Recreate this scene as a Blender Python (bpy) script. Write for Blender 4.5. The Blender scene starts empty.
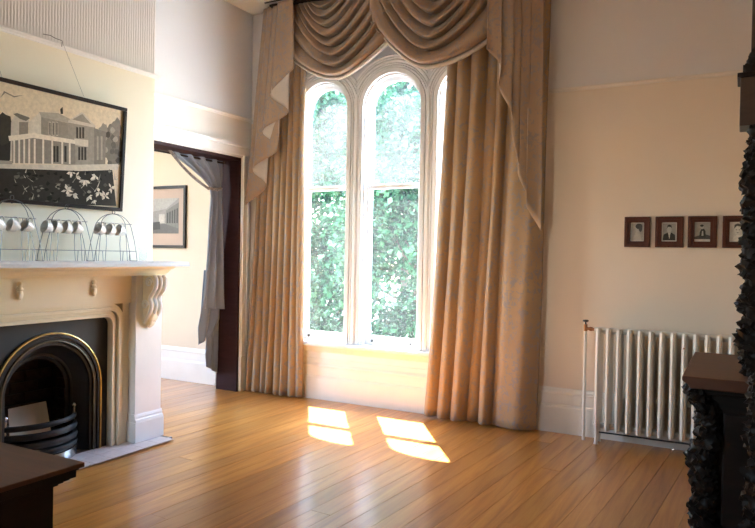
import bpy, bmesh, math, random
from math import sin, cos, pi, sqrt, atan2, radians
from mathutils import Vector, Matrix, noise

random.seed(7)
scene = bpy.context.scene
COL = scene.collection

# ------------------------------------------------------------------ camera
YAW, PITCH, ROLL, FPX = 0.49615, -0.013845, -0.017173, 672.9
EYE = Vector((0, 0, 1.45))
_f = Vector((-sin(YAW)*cos(PITCH), cos(YAW)*cos(PITCH), sin(PITCH)))
_r = _f.cross(Vector((0, 0, 1))).normalized()
_d = _f.cross(_r)
_r2 = cos(ROLL)*_r + sin(ROLL)*_d
_d2 = -sin(ROLL)*_r + cos(ROLL)*_d
cam_data = bpy.data.cameras.new('camera')
cam_data.sensor_width = 36.0
cam_data.lens = FPX/755*36
cam_data.clip_start = 0.05
cam = bpy.data.objects.new('camera', cam_data)
COL.objects.link(cam)
_m = Matrix((_r2, -_d2, -_f)).transposed().to_4x4()
_m.translation = EYE
cam.matrix_world = _m
scene.camera = cam


def ray(x, y):
    return _r2*((x-377.5)/FPX) + _d2*((y-264)/FPX) + _f


def hit(x, y, ax, val):
    """world point where a photo pixel's ray meets the plane (axis = val)"""
    v = ray(x, y)
    return EYE + v*((val-EYE[ax])/v[ax])


# ------------------------------------------------------------------ light
world = bpy.data.worlds.new('sky')
scene.world = world
world.use_nodes = True
wn = world.node_tree
wn.nodes.clear()
w_out = wn.nodes.new('ShaderNodeOutputWorld')
w_bg = wn.nodes.new('ShaderNodeBackground')
w_sky = wn.nodes.new('ShaderNodeTexSky')
w_sky.sky_type = 'NISHITA'
w_sky.sun_disc = False
w_sky.sun_elevation = radians(60)
w_sky.sun_rotation = radians(-35)
w_sky.air_density = 1.0
w_sky.dust_density = 0.7
w_bg.inputs['Strength'].default_value = 1.35
wn.links.new(w_sky.outputs[0], w_bg.inputs[0])
wn.links.new(w_bg.outputs[0], w_out.inputs[0])

sun_d = bpy.data.lights.new('sun', 'SUN')
sun_d.energy = 18.0
sun_d.angle = radians(0.55)
sun_d.color = (1.0, 0.95, 0.86)
sun = bpy.data.objects.new('sun', sun_d)
COL.objects.link(sun)
sun.rotation_euler = Vector((0.67, -0.97, -2.1)).to_track_quat('-Z', 'Y').to_euler()
sun.location = (-4, 9, 9)

scene.view_settings.view_transform = 'Standard'
scene.view_settings.look = 'None'
scene.view_settings.exposure = 2.68
scene.view_settings.gamma = 1.0
scene.view_settings.use_curve_mapping = False
scene.cycles.caustics_reflective = False
scene.cycles.caustics_refractive = False
scene.cycles.sample_clamp_indirect = 6.0


def portal(name, loc, rot, sx, sy):
    d = bpy.data.lights.new(name, 'AREA')
    d.shape = 'RECTANGLE'
    d.size, d.size_y = sx, sy
    d.cycles.is_portal = True
    o = bpy.data.objects.new(name, d)
    o.location = loc
    o.rotation_euler = rot
    COL.objects.link(o)


# ------------------------------------------------------------------ room numbers
XL, XR = -4.60, 0.62          # left wall, right wall
YB, YF = 5.64, -2.60          # back wall with the window, wall behind the camera
ZC = 3.96                     # ceiling
ZR = 2.84                     # picture rail
XJ = -7.40                    # far end of the adjoining room
YJ0 = 2.2                     # near wall of the adjoining room
BX = -4.15                    # chimney breast face
B0, B1 = 1.98, 3.88           # chimney breast sides
DY0, DY1, DZ = 4.14, 5.48, 2.43   # doorway
WT = 0.27                     # wall thickness

# window lights: centre x, radius, spring height
LIGHTS = [(-3.682, 0.278, 2.87), (-2.92, 0.305, 2.855), (-2.168, 0.278, 2.87)]
SILL = 0.56

portal('window_portal', (-2.92, 5.83, 1.85), (radians(-90), 0, 0), 2.3, 2.7)


# ------------------------------------------------------------------ mesh helpers
class MB:
    """collects geometry for ONE mesh object"""
    def __init__(s):
        s.v, s.f, s.m, s.c = [], [], [], []

    def add(s, verts, faces, mat=0, col=None):
        o = len(s.v)
        s.v += [Vector(p) for p in verts]
        for f in faces:
            s.f.append([i+o for i in f])
            s.m.append(mat)
            s.c.append(col)
        return s

    def box(s, x0, x1, y0, y1, z0, z1, mat=0, col=None):
        v = [(x, y, z) for x in (x0, x1) for y in (y0, y1) for z in (z0, z1)]
        return s.add(v, [(0, 1, 3, 2), (4, 6, 7, 5), (0, 4, 5, 1), (2, 3, 7, 6), (0, 2, 6, 4), (1, 5, 7, 3)], mat, col)

    def prism(s, poly, ax, lo, hi, mat=0, col=None):
        """poly: 2D points in the two other axes (in xyz order); extruded along axis ax"""
        n = len(poly)

        def P(p, t):
            q = list(p)
            q.insert(ax, t)
            return q
        v = [P(p, lo) for p in poly] + [P(p, hi) for p in poly]
        f = [tuple(range(n))[::-1], tuple(range(n, 2*n))]
        f += [(i, (i+1) % n, n+(i+1) % n, n+i) for i in range(n)]
        return s.add(v, f, mat, col)

    def ring(s, inner, outer, ax, lo, hi, mat=0, closed=False, col=None):
        """solid band between two polylines of equal length"""
        n = len(inner)

        def P(p, t):
            q = list(p)
            q.insert(ax, t)
            return q
        v = []
        for a, b in zip(inner, outer):
            v += [P(a, lo), P(b, lo), P(b, hi), P(a, hi)]
        f = []
        rng = range(n if closed else n-1)
        for i in rng:
            a, b = 4*i, 4*((i+1) % n)
            for k in range(4):
                f.append((a+k, a+(k+1) % 4, b+(k+1) % 4, b+k))
        if not closed:
            f += [(3, 2, 1, 0), (4*n-4, 4*n-3, 4*n-2, 4*n-1)]
        return s.add(v, f, mat, col)

    def tube(s, path, r, n=6, mat=0, caps=True, flat=None):
        path = [Vector(p) for p in path]
        N = len(path)
        rr = r if isinstance(r, (list, tuple)) else [r]*N
        t0 = (path[1]-path[0]).normalized()
        up = Vector((0, 0, 1)) if abs(t0.z) < 0.9 else Vector((1, 0, 0))
        a = t0.cross(up).normalized()
        v, f = [], []
        for i, p in enumerate(path):
            t = (path[min(i+1, N-1)]-path[max(i-1, 0)]).normalized()
            a = (a - t*a.dot(t)).normalized()
            b = t.cross(a)
            for k in range(n):
                w = 2*pi*k/n
                v.append(p + (a*cos(w) + b*sin(w)*(flat or 1))*rr[i])
        for i in range(N-1):
            for k in range(n):
                f.append((i*n+k, i*n+(k+1) % n, (i+1)*n+(k+1) % n, (i+1)*n+k))
        if caps:
            f += [tuple(range(n))[::-1], tuple(range((N-1)*n, N*n))]
        return s.add(v, f, mat)

    def lathe(s, prof, origin=(0, 0, 0), axis=(0, 0, 1), n=16, mat=0):
        ax = Vector(axis).normalized()
        u = ax.orthogonal().normalized()
        w = ax.cross(u)
        O = Vector(origin)
        v, f = [], []
        for (r, h) in prof:
            for k in range(n):
                t = 2*pi*k/n
                v.append(O + ax*h + (u*cos(t)+w*sin(t))*max(r, 1e-5))
        for i in range(len(prof)-1):
            for k in range(n):
                f.append((i*n+k, i*n+(k+1) % n, (i+1)*n+(k+1) % n, (i+1)*n+k))
        f += [tuple(range(n))[::-1], tuple(range((len(prof)-1)*n, len(prof)*n))]
        return s.add(v, f, mat)

    def lump(s, c, rad, amp=0.18, freq=3.0, seed=0, nu=12, nv=8, tilt=0, ridges=0, mat=0):
        """carved lobe: ridged, uneven ellipsoid"""
        c = Vector(c)
        v, f = [], []
        ct, st = cos(tilt), sin(tilt)
        for j in range(nv+1):
            ph = pi*j/nv
            for i in range(nu):
                th = 2*pi*i/nu
                d = Vector((sin(ph)*cos(th), sin(ph)*sin(th), cos(ph)))
                k = 1 + amp*noise.noise(d*freq + Vector((seed*3.1, seed*1.7, seed)))
                if ridges:
                    k += 0.10*sin(ridges*th + 2*ph)*sin(ph)
                p = Vector((d.x*rad[0], d.y*rad[1], d.z*rad[2]))*k
                p = Vector((p.x*ct + p.z*st, p.y, -p.x*st + p.z*ct))
                v.append(c+p)
        for j in range(nv):
            for i in range(nu):
                f.append((j*nu+i, j*nu+(i+1) % nu, (j+1)*nu+(i+1) % nu, (j+1)*nu+i))
        return s.add(v, f, mat)

    def sheet(s, fn, nu, nv, mat=0):
        v = [fn(i/nu, j/nv) for j in range(nv+1) for i in range(nu+1)]
        f = [(j*(nu+1)+i, j*(nu+1)+i+1, (j+1)*(nu+1)+i+1, (j+1)*(nu+1)+i) for j in range(nv) for i in range(nu)]
        return s.add(v, f, mat)


OFF = {}


def build(name, mb, mats, parent=None, smooth=False, bevel=0.0, origin=None, solid=None, segs=2, flip=False):
    """links the collected geometry as ONE object; world coordinates in, origin at the thing's base"""
    me = bpy.data.meshes.new(name)
    if flip:
        mb.f = [list(f)[::-1] for f in mb.f]
    if parent is not None:
        off = OFF[parent.name]
    elif origin is not None:
        off = Vector(origin)
    else:
        xs = [p.x for p in mb.v]; ys = [p.y for p in mb.v]; zs = [p.z for p in mb.v]
        off = Vector(((min(xs)+max(xs))/2, (min(ys)+max(ys))/2, min(zs)))
    me.from_pydata([tuple(p-off) for p in mb.v], [], mb.f)
    for m in (mats if isinstance(mats, (list, tuple)) else [mats]):
        me.materials.append(m)
    me.polygons.foreach_set('material_index', mb.m)
    if any(c is not None for c in mb.c):
        at = me.color_attributes.new('tone', 'FLOAT_COLOR', 'CORNER')
        for p, c in zip(me.polygons, mb.c):
            c = c or (0.5, 0.5, 0.5)
            for li in p.loop_indices:
                at.data[li].color = (c[0], c[1], c[2], 1)
    me.validate()
    bm = bmesh.new()
    bm.from_mesh(me)
    if solid is None:
        bmesh.ops.recalc_face_normals(bm, faces=bm.faces)
    bm.to_mesh(me)
    bm.free()
    if smooth:
        me.polygons.foreach_set('use_smooth', [True]*len(me.polygons))
    me.update()
    o = bpy.data.objects.new(name, me)
    COL.objects.link(o)
    if parent is not None:
        o.parent = parent
    else:
        o.location = off
    OFF[o.name] = off
    if solid:
        md = o.modifiers.new('thickness', 'SOLIDIFY')
        md.thickness = solid[0]
        md.offset = 0
        if len(solid) > 1:
            md.material_offset = solid[1]
            md.material_offset_rim = solid[1]
    if bevel:
        md = o.modifiers.new('edge', 'BEVEL')
        md.width = bevel
        md.segments = segs
        md.limit_method = 'ANGLE'
        md.angle_limit = radians(40)
    if smooth and not solid:
        try:
            me.set_sharp_from_angle(angle=radians(42))
        except Exception:
            pass
    return o


def thing(name, loc, label=None, cat=None, group=None, kind=None):
    o = bpy.data.objects.new(name, None)
    o.empty_display_size = 0.1
    o.location = loc
    COL.objects.link(o)
    OFF[o.name] = Vector(loc)
    tag(o, label, cat, group, kind)
    return o


def tag(o, label=None, cat=None, group=None, kind=None):
    if label: o['label'] = label
    if cat: o['category'] = cat
    if group: o['group'] = group
    if kind: o['kind'] = kind
    return o


def struct(name, mb, mats, label, cat, **k):
    return tag(build(name, mb, mats, **k), label, cat, kind='structure')


# ------------------------------------------------------------------ materials
class NT:
    def __init__(s, name):
        s.mat = bpy.data.materials.new(name)
        s.mat.use_nodes = True
        s.t = s.mat.node_tree
        s.t.nodes.clear()
        s.out = s.n('ShaderNodeOutputMaterial')

    def n(s, typ, **kw):
        nd = s.t.nodes.new(typ)
        for k, v in kw.items():
            if k.startswith('i_'):
                nd.inputs[k[2:].replace('_', ' ')].default_value = v
            else:
                setattr(nd, k, v)
        return nd

    def l(s, a, b):
        s.t.links.new(a, b)

    def bsdf(s, col=(0.8, 0.8, 0.8), rough=0.5, **kw):
        b = s.n('ShaderNodeBsdfPrincipled')
        b.inputs['Base Color'].default_value = (*col, 1)
        b.inputs['Roughness'].default_value = rough
        for k, v in kw.items():
            b.inputs[k.replace('_', ' ')].default_value = v
        return b

    def ramp(s, fac, stops, interp='LINEAR'):
        r = s.n('ShaderNodeValToRGB')
        r.color_ramp.interpolation = interp
        e = r.color_ramp.elements
        while len(e) < len(stops):
            e.new(0.5)
        for el, (p, c) in zip(e, stops):
            el.position = p
            el.color = (*c, 1)
        s.l(fac, r.inputs[0])
        return r

    def noise(s, vec=None, scale=5, detail=3, rough=0.5, dist=0):
        nd = s.n('ShaderNodeTexNoise')
        nd.inputs['Scale'].default_value = scale
        nd.inputs['Detail'].default_value = detail
        nd.inputs['Roughness'].default_value = rough
        nd.inputs['Distortion'].default_value = dist
        if vec is not None:
            s.l(vec, nd.inputs['Vector'])
        return nd

    def coord(s, which='Object', scale=(1, 1, 1)):
        tc = s.n('ShaderNodeTexCoord')
        mp = s.n('ShaderNodeMapping')
        mp.inputs['Scale'].default_value = scale
        s.l(tc.outputs[which], mp.inputs[0])
        return mp.outputs[0]

    def bump(s, h, strength, dist, b):
        bp = s.n('ShaderNodeBump')
        bp.inputs['Strength'].default_value = strength
        bp.inputs['Distance'].default_value = dist
        s.l(h, bp.inputs['Height'])
        s.l(bp.outputs[0], b.inputs['Normal'])
        return bp

    def done(s, b):
        s.l(b.outputs[0], s.out.inputs[0])
        return s.mat


def m_plain(name, col, rough=0.5, var=0.06, scale=6, bump=0.0, bscale=60, **kw):
    t = NT(name)
    b = t.bsdf(col, rough, **kw)
    co = t.coord('Object')
    n = t.noise(co, scale, 4)
    lo = tuple(c*(1-var) for c in col); hi = tuple(min(1, c*(1+var)) for c in col)
    r = t.ramp(n.outputs[0], [(0.3, lo), (0.7, hi)])
    t.l(r.outputs[0], b.inputs['Base Color'])
    if bump:
        n2 = t.noise(co, bscale, 3)
        t.bump(n2.outputs[0], bump, 0.004, b)
    return t.done(b)


def m_wall(name, low, high, zsplit, ribs=False):
    t = NT(name)
    b = t.bsdf(low, 0.75)
    geo = t.n('ShaderNodeNewGeometry')
    sep = t.n('ShaderNodeSeparateXYZ')
    t.l(geo.outputs['Position'], sep.inputs[0])
    gt = t.n('ShaderNodeMath', operation='GREATER_THAN')
    gt.inputs[1].default_value = zsplit
    t.l(sep.outputs[2], gt.inputs[0])
    mx = t.n('ShaderNodeMix', data_type='RGBA')
    mx.inputs[6].default_value = (*low, 1)
    mx.inputs[7].default_value = (*high, 1)
    t.l(gt.outputs[0], mx.inputs[0])
    n = t.noise(geo.outputs['Position'], 1.3, 5)
    hs = t.n('ShaderNodeHueSaturation')
    mr = t.n('ShaderNodeMapRange')
    mr.inputs[3].default_value = 0.95; mr.inputs[4].default_value = 1.05
    t.l(n.outputs[0], mr.inputs[0])
    t.l(mr.outputs[0], hs.inputs['Value'])
    t.l(mx.outputs[2], hs.inputs['Color'])
    t.l(hs.outputs[0], b.inputs['Base Color'])
    n2 = t.noise(geo.outputs['Position'], 90, 3)
    if ribs:
        wv = t.n('ShaderNodeTexWave', wave_type='BANDS', bands_direction='Y')
        wv.inputs['Scale'].default_value = 14
        wv.inputs['Distortion'].default_value = 1.2
        wv.inputs['Detail Scale'].default_value = 2.0
        t.l(geo.outputs['Position'], wv.inputs[0])
        mu = t.n('ShaderNodeMath', operation='MULTIPLY')
        t.l(wv.outputs[1], mu.inputs[0]); t.l(gt.outputs[0], mu.inputs[1])
        ad = t.n('ShaderNodeMath', operation='ADD')
        t.l(mu.outputs[0], ad.inputs[0])
        m2 = t.n('ShaderNodeMath', operation='MULTIPLY'); m2.inputs[1].default_value = 0.25
        t.l(n2.outputs[0], m2.inputs[0]); t.l(m2.outputs[0], ad.inputs[1])
        t.bump(ad.outputs[0], 0.5, 0.006, b)
    else:
        t.bump(n2.outputs[0], 0.12, 0.003, b)
    return t.done(b)


def m_boards():
    t = NT('varnished_pine')
    b = t.bsdf((0.5, 0.25, 0.08), 0.28)
    b.inputs['Coat Weight'].default_value = 0.45
    b.inputs['Coat Roughness'].default_value = 0.19
    oi = t.n('ShaderNodeObjectInfo')
    tc = t.n('ShaderNodeTexCoord')
    mp = t.n('ShaderNodeMapping')
    mp.inputs['Rotation'].default_value = (0, 0, radians(4.0))
    mp.inputs['Scale'].default_value = (22, 1.3, 22)
    cb = t.n('ShaderNodeCombineXYZ')
    m1 = t.n('ShaderNodeMath', operation='MULTIPLY'); m1.inputs[1].default_value = 37.0
    t.l(oi.outputs['Random'], m1.inputs[0])
    t.l(m1.outputs[0], cb.inputs[0]); t.l(m1.outputs[0], cb.inputs[1])
    va = t.n('ShaderNodeVectorMath', operation='ADD')
    t.l(tc.outputs['Object'], va.inputs[0]); t.l(cb.outputs[0], va.inputs[1])
    t.l(va.outputs[0], mp.inputs[0])
    n = t.noise(mp.outputs[0], 1.0, 6, 0.6, 0.6)
    r = t.ramp(n.outputs[0], [(0.25, (0.36, 0.13, 0.026)), (0.5, (0.55, 0.23, 0.048)), (0.75, (0.66, 0.32, 0.078))])
    hs = t.n('ShaderNodeHueSaturation')
    mr = t.n('ShaderNodeMapRange'); mr.inputs[3].default_value = 0.80; mr.inputs[4].default_value = 1.12
    t.l(oi.outputs['Random'], mr.inputs[0])
    t.l(mr.outputs[0], hs.inputs['Value'])
    t.l(r.outputs[0], hs.inputs['Color'])
    # knots
    vo = t.n('ShaderNodeTexVoronoi'); vo.inputs['Scale'].default_value = 1.0
    mp2 = t.n('ShaderNodeMapping'); mp2.inputs['Scale'].default_value = (7, 1.6, 1)
    t.l(va.outputs[0], mp2.inputs[0]); t.l(mp2.outputs[0], vo.inputs['Vector'])
    kr = t.ramp(vo.outputs['Distance'], [(0.0, (0.25, 0.25, 0.25)), (0.035, (1, 1, 1))])
    mu = t.n('ShaderNodeMix', data_type='RGBA', blend_type='MULTIPLY')
    mu.inputs[0].default_value = 0.45
    t.l(hs.outputs[0], mu.inputs[6]); t.l(kr.outputs[0], mu.inputs[7])
    t.l(mu.outputs[2], b.inputs['Base Color'])
    t.bump(n.outputs[0], 0.06, 0.003, b)
    return t.done(b)


def m_fabric(name, base, base2, motif, scale=26, trans=0.22, sheen=0.3, amount=0.5):
    t = NT(name)
    b = t.bsdf(base, 0.7)
    b.inputs['Sheen Weight'].default_value = sheen
    co = t.coord('Object', (1, 1, 0.75))
    n = t.noise(co, 3.0, 4)
    r = t.ramp(n.outputs[0], [(0.35, base), (0.65, base2)])
    v = t.noise(co, scale, 2, 0.5, 1.5)
    mk = t.ramp(v.outputs[0], [(amount+0.04, (0, 0, 0)), (amount+0.10, (1, 1, 1))])
    mx = t.n('ShaderNodeMix', data_type='RGBA')
    t.l(mk.outputs[0], mx.inputs[0])
    t.l(r.outputs[0], mx.inputs[6])
    mx.inputs[7].default_value = (*motif, 1)
    t.l(mx.outputs[2], b.inputs['Base Color'])
    wv = t.noise(t.coord('Object', (500, 500, 260)), 1.0, 1)
    t.bump(wv.outputs[0], 0.2, 0.002, b)
    tr = t.n('ShaderNodeBsdfTranslucent')
    t.l(mx.outputs[2], tr.inputs[0])
    ms = t.n('ShaderNodeMixShader')
    ms.inputs[0].default_value = trans
    t.l(b.outputs[0], ms.inputs[1]); t.l(tr.outputs[0], ms.inputs[2])
    return t.done(ms)


def m_glass(name, dirt=0.06, scale=2.0):
    """window glass with a film of dust"""
    t = NT(name)
    tr = t.n('ShaderNodeBsdfTransparent'); tr.inputs[0].default_value = (0.97, 0.985, 0.98, 1)
    gl = t.n('ShaderNodeBsdfGlossy'); gl.inputs['Roughness'].default_value = 0.02
    lw = t.n('ShaderNodeLayerWeight'); lw.inputs[0].default_value = 0.5
    pw = t.n('ShaderNodeMath', operation='POWER'); pw.inputs[1].default_value = 5.0
    t.l(lw.outputs['Facing'], pw.inputs[0])
    fr = t.n('ShaderNodeMath', operation='MULTIPLY_ADD'); fr.inputs[1].default_value = 0.92; fr.inputs[2].default_value = 0.03
    t.l(pw.outputs[0], fr.inputs[0])
    m1 = t.n('ShaderNodeMixShader')
    t.l(fr.outputs[0], m1.inputs[0]); t.l(tr.outputs[0], m1.inputs[1]); t.l(gl.outputs[0], m1.inputs[2])
    df = t.n('ShaderNodeBsdfTranslucent'); df.inputs[0].default_value = (0.92, 0.97, 1.0, 1)
    n = t.noise(t.coord('Object'), scale, 5, 0.6)
    mr = t.n('ShaderNodeMapRange')
    mr.inputs[1].default_value = 0.3; mr.inputs[2].default_value = 0.75
    mr.inputs[3].default_value = dirt*0.5; mr.inputs[4].default_value = dirt*1.6
    t.l(n.outputs[0], mr.inputs[0])
    m2 = t.n('ShaderNodeMixShader')
    t.l(mr.outputs[0], m2.inputs[0]); t.l(m1.outputs[0], m2.inputs[1]); t.l(df.outputs[0], m2.inputs[2])
    return t.done(m2)


def m_print(name, rough=0.35):
    """flat printed picture: tones come from the print's own colour patches"""
    t = NT(name)
    b = t.bsdf((0.5, 0.5, 0.5), rough, Specular_IOR_Level=0.08)
    a = t.n('ShaderNodeVertexColor'); a.layer_name = 'tone'
    n = t.noise(t.coord('Object'), 38, 5, 0.7)
    mr = t.n('ShaderNodeMapRange'); mr.inputs[3].default_value = 0.62; mr.inputs[4].default_value = 1.35
    t.l(n.outputs[0], mr.inputs[0])
    hs = t.n('ShaderNodeHueSaturation')
    t.l(a.outputs[0], hs.inputs['Color']); t.l(mr.outputs[0], hs.inputs['Value'])
    t.l(hs.outputs[0], b.inputs['Base Color'])
    return t.done(b)


def m_wood(name, c0, c1, rough=0.3, scale=(3, 3, 30), coat=0.3, spec=0.5):
    t = NT(name)
    b = t.bsdf(c0, rough, Specular_IOR_Level=spec)
    b.inputs['Coat Weight'].default_value = coat
    b.inputs['Coat Roughness'].default_value = 0.15
    n = t.noise(t.coord('Object', scale), 1.0, 5, 0.6, 0.8)
    r = t.ramp(n.outputs[0], [(0.3, c0), (0.7, c1)])
    t.l(r.outputs[0], b.inputs['Base Color'])
    t.bump(n.outputs[0], 0.08, 0.003, b)
    return t.done(b)


def m_leaf():
    t = NT('ivy_leaf')
    geo = t.n('ShaderNodeNewGeometry')
    r = t.ramp(geo.outputs['Random Per Island'], [(0.0, (0.006, 0.035, 0.014)), (0.5, (0.018, 0.085, 0.034)), (0.85, (0.05, 0.17, 0.08)), (1.0, (0.16, 0.34, 0.20))])
    b = t.bsdf((0.1, 0.3, 0.1), 0.6, Specular_IOR_Level=0.2)
    t.l(r.outputs[0], b.inputs['Base Color'])
    tr = t.n('ShaderNodeBsdfTranslucent')
    t.l(r.outputs[0], tr.inputs[0])
    ms = t.n('ShaderNodeMixShader'); ms.inputs[0].default_value = 0.4
    t.l(b.outputs[0], ms.inputs[1]); t.l(tr.outputs[0], ms.inputs[2])
    return t.done(ms)


M = {}
CREAM, UPPER = (0.84, 0.70, 0.56), (0.80, 0.74, 0.70)
M['wall'] = m_wall('cream_wall_paint', CREAM, UPPER, ZR)
M['wallrib'] = m_wall('cream_paint_ribbed_paper_above', (0.88, 0.82, 0.67), (0.78, 0.76, 0.74), ZR, True)
M['wall_alcove'] = m_wall('alcove_paint_lit', (0.84, 0.81, 0.75), (0.80, 0.82, 0.85), ZR)  # paler, bluer copy of the wall paint; window light put into the colour
M['wall_adj'] = m_plain('beige_wall_paint', (0.74, 0.63, 0.50), 0.8, 0.03, 1.5)
M['ceil'] = m_plain('white_ceiling_paint', (0.85, 0.83, 0.78), 0.85, 0.03, 1.5)
M['trim'] = m_plain('white_gloss_paint', (0.84, 0.83, 0.81), 0.32, 0.03, 4)
M['skirting'] = m_plain('cream_skirting_paint', (0.85, 0.79, 0.70), 0.4, 0.03, 4)
M['rail'] = m_plain('wall_tone_rail_paint', (0.80, 0.71, 0.62), 0.5, 0.03, 4)
M['window_paint'] = m_plain('white_window_paint', (0.86, 0.86, 0.87), 0.38, 0.03, 4)
M['spandrel'] = m_plain('window_paint_shaded', (0.74, 0.73, 0.75), 0.5, 0.03, 4)  # greyer copy of the window paint, the spandrel's shading put into the colour
M['mantel'] = m_plain('mantel_paint_shaded', (0.88, 0.79, 0.60), 0.30, 0.03, 5)  # yellower copy of the surround's single paint, shade put into the colour
M['mantel_lit'] = m_plain('mantel_paint_lit', (0.86, 0.84, 0.80), 0.28, 0.03, 5)  # whiter copy of the same paint, window light put into the colour
M['boards'] = m_boards()
M['subfloor'] = m_plain('dark_subfloor', (0.05, 0.025, 0.012), 0.9)
M['curtain'] = m_fabric('gold_brocade', (0.41, 0.26, 0.14), (0.47, 0.305, 0.165), (0.33, 0.27, 0.235), 24, 0.11)
M['swag'] = m_fabric('brown_gold_brocade', (0.40, 0.26, 0.16), (0.46, 0.305, 0.19), (0.33, 0.265, 0.225), 24, 0.10)
M['lining'] = m_fabric('cream_lining', (0.66, 0.56, 0.46), (0.70, 0.60, 0.50), (0.64, 0.55, 0.46), 24, 0.2)
M['portiere'] = m_fabric('slate_grey_silk', (0.22, 0.265, 0.34), (0.27, 0.315, 0.39), (0.24, 0.28, 0.35), 12, 0.05, 0.5)
M['portiere_trim'] = m_fabric('grey_braid', (0.22, 0.19, 0.18), (0.26, 0.22, 0.21), (0.08, 0.07, 0.07), 60, 0.0)
M['pane'] = m_glass('dusty_window_glass', 0.007)
M['pane_up'] = m_glass('dustier_window_glass', 0.014)
M['tumbler'] = m_glass('clear_glassware', 0.02)
M['mahog'] = m_wood('dark_mahogany_table', (0.085, 0.030, 0.014), (0.13, 0.046, 0.020), 0.5, (3, 25, 3), 0.0)
M['ebony'] = m_wood('black_oak', (0.010, 0.007, 0.006), (0.022, 0.013, 0.010), 0.42, (4, 4, 18), 0.0, 0.22)
M['ebony_panel'] = m_wood('brown_oak_panel', (0.085, 0.045, 0.030), (0.12, 0.065, 0.042), 0.4, (6, 6, 20), 0.1)
M['doorwood'] = m_wood('dark_purple_brown_door_lining', (0.030, 0.012, 0.014), (0.045, 0.018, 0.020), 0.6, (4, 4, 20), 0.0, 0.12)
M['frame_dark'] = m_wood('black_picture_frame', (0.018, 0.011, 0.009), (0.030, 0.017, 0.013), 0.4, (10, 10, 10), 0.0, 0.15)
M['frame_red'] = m_wood('red_brown_picture_frame', (0.075, 0.022, 0.012), (0.12, 0.036, 0.018), 0.45, (12, 12, 12), 0.0, 0.2)
M['iron'] = m_plain('black_cast_iron', (0.018, 0.017, 0.017), 0.42, 0.25, 20, 0.15, 90, Metallic=0.35)
M['ironold'] = m_plain('olive_worn_iron', (0.10, 0.085, 0.055), 0.4, 0.25, 20, Metallic=0.7)
M['ironplate'] = m_plain('matt_black_iron_plate', (0.012, 0.012, 0.013), 0.6, 0.2, 10, 0.1, 120)
M['brass'] = m_plain('aged_brass', (0.58, 0.42, 0.16), 0.3, 0.15, 20, Metallic=1.0)
M['steel'] = m_plain('polished_steel', (0.45, 0.47, 0.48), 0.25, 0.1, 20, Metallic=1.0)
M['copper'] = m_plain('brown_copper', (0.42, 0.17, 0.07), 0.35, 0.1, 20, Metallic=1.0)
M['black'] = m_plain('black_plastic', (0.012, 0.012, 0.012), 0.45)
M['wire'] = m_plain('dark_wire', (0.10, 0.10, 0.105), 0.35, 0.1, 20, Metallic=0.8)
M['china'] = m_plain('white_china', (0.86, 0.80, 0.74), 0.18, 0.02, 10)
M['radiator'] = m_plain('cream_radiator_enamel', (0.84, 0.77, 0.68), 0.35, 0.03, 10)
M['brick'] = m_plain('sooty_brick', (0.055, 0.030, 0.020), 0.9, 0.4, 25, 0.5, 60)
M['mortar'] = m_plain('sooty_mortar', (0.022, 0.018, 0.016), 0.95)
M['board'] = m_plain('grey_card', (0.55, 0.46, 0.36), 0.7, 0.05, 8)
M['tile'] = m_plain('grey_pink_hearth_tile', (0.62, 0.52, 0.49), 0.28, 0.10, 12)
M['grout'] = m_plain('dark_hearth_slate', (0.10, 0.085, 0.08), 0.5)
M['print'] = m_print('sepia_photograph')
M['print2'] = m_print('portrait_photograph')
M['mount'] = m_plain('pink_beige_mount', (0.50, 0.37, 0.29), 0.7, 0.03, 6)
M['leaf'] = m_leaf()
M['bark'] = m_plain('grey_bark', (0.10, 0.075, 0.055), 0.9, 0.3, 20, 0.6, 30)
M['bounce_ground'] = m_plain('pale_bounce_ground', (0.36, 0.33, 0.29), 0.95, 0.25, 8, 0.6, 60)  # unseen ground, made pale to bounce neutral light indoors
M['stone'] = m_plain('exterior_render', (0.7, 0.68, 0.64), 0.9)

# ================================================================== STRUCTURE
# ---- floor: one board at a time
fl = thing('floor', (-2, 1.5, 0), 'varnished honey-brown pine floorboards running towards the window', 'floor', kind='structure')
build('subfloor', MB().box(XL, XR, YF, YB, -0.06, -0.022), M['subfloor'], fl)
fl2 = thing('floor_adjoining', (-6, 4, 0), 'varnished wooden floorboards in the room beyond the doorway', 'floor', kind='structure')
build('subfloor', MB().box(XJ, XL, YJ0, YB, -0.06, -0.022), M['subfloor'], fl2)


def clip(poly, a, b, c):
    """keep a*x+b*y<=c"""
    out = []
    for i in range(len(poly)):
        p, q = poly[i], poly[(i+1) % len(poly)]
        dp, dq = a*p[0]+b*p[1]-c, a*q[0]+b*q[1]-c
        if dp <= 0: out.append(p)
        if (dp < 0) != (dq < 0) and abs(dp-dq) > 1e-12:
            t = dp/(dp-dq)
            out.append((p[0]+(q[0]-p[0])*t, p[1]+(q[1]-p[1])*t))
    return out


AB = radians(4.0)
BW = 0.137
du = Vector((sin(AB), cos(AB))); dv = Vector((cos(AB), -sin(AB)))


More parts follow.
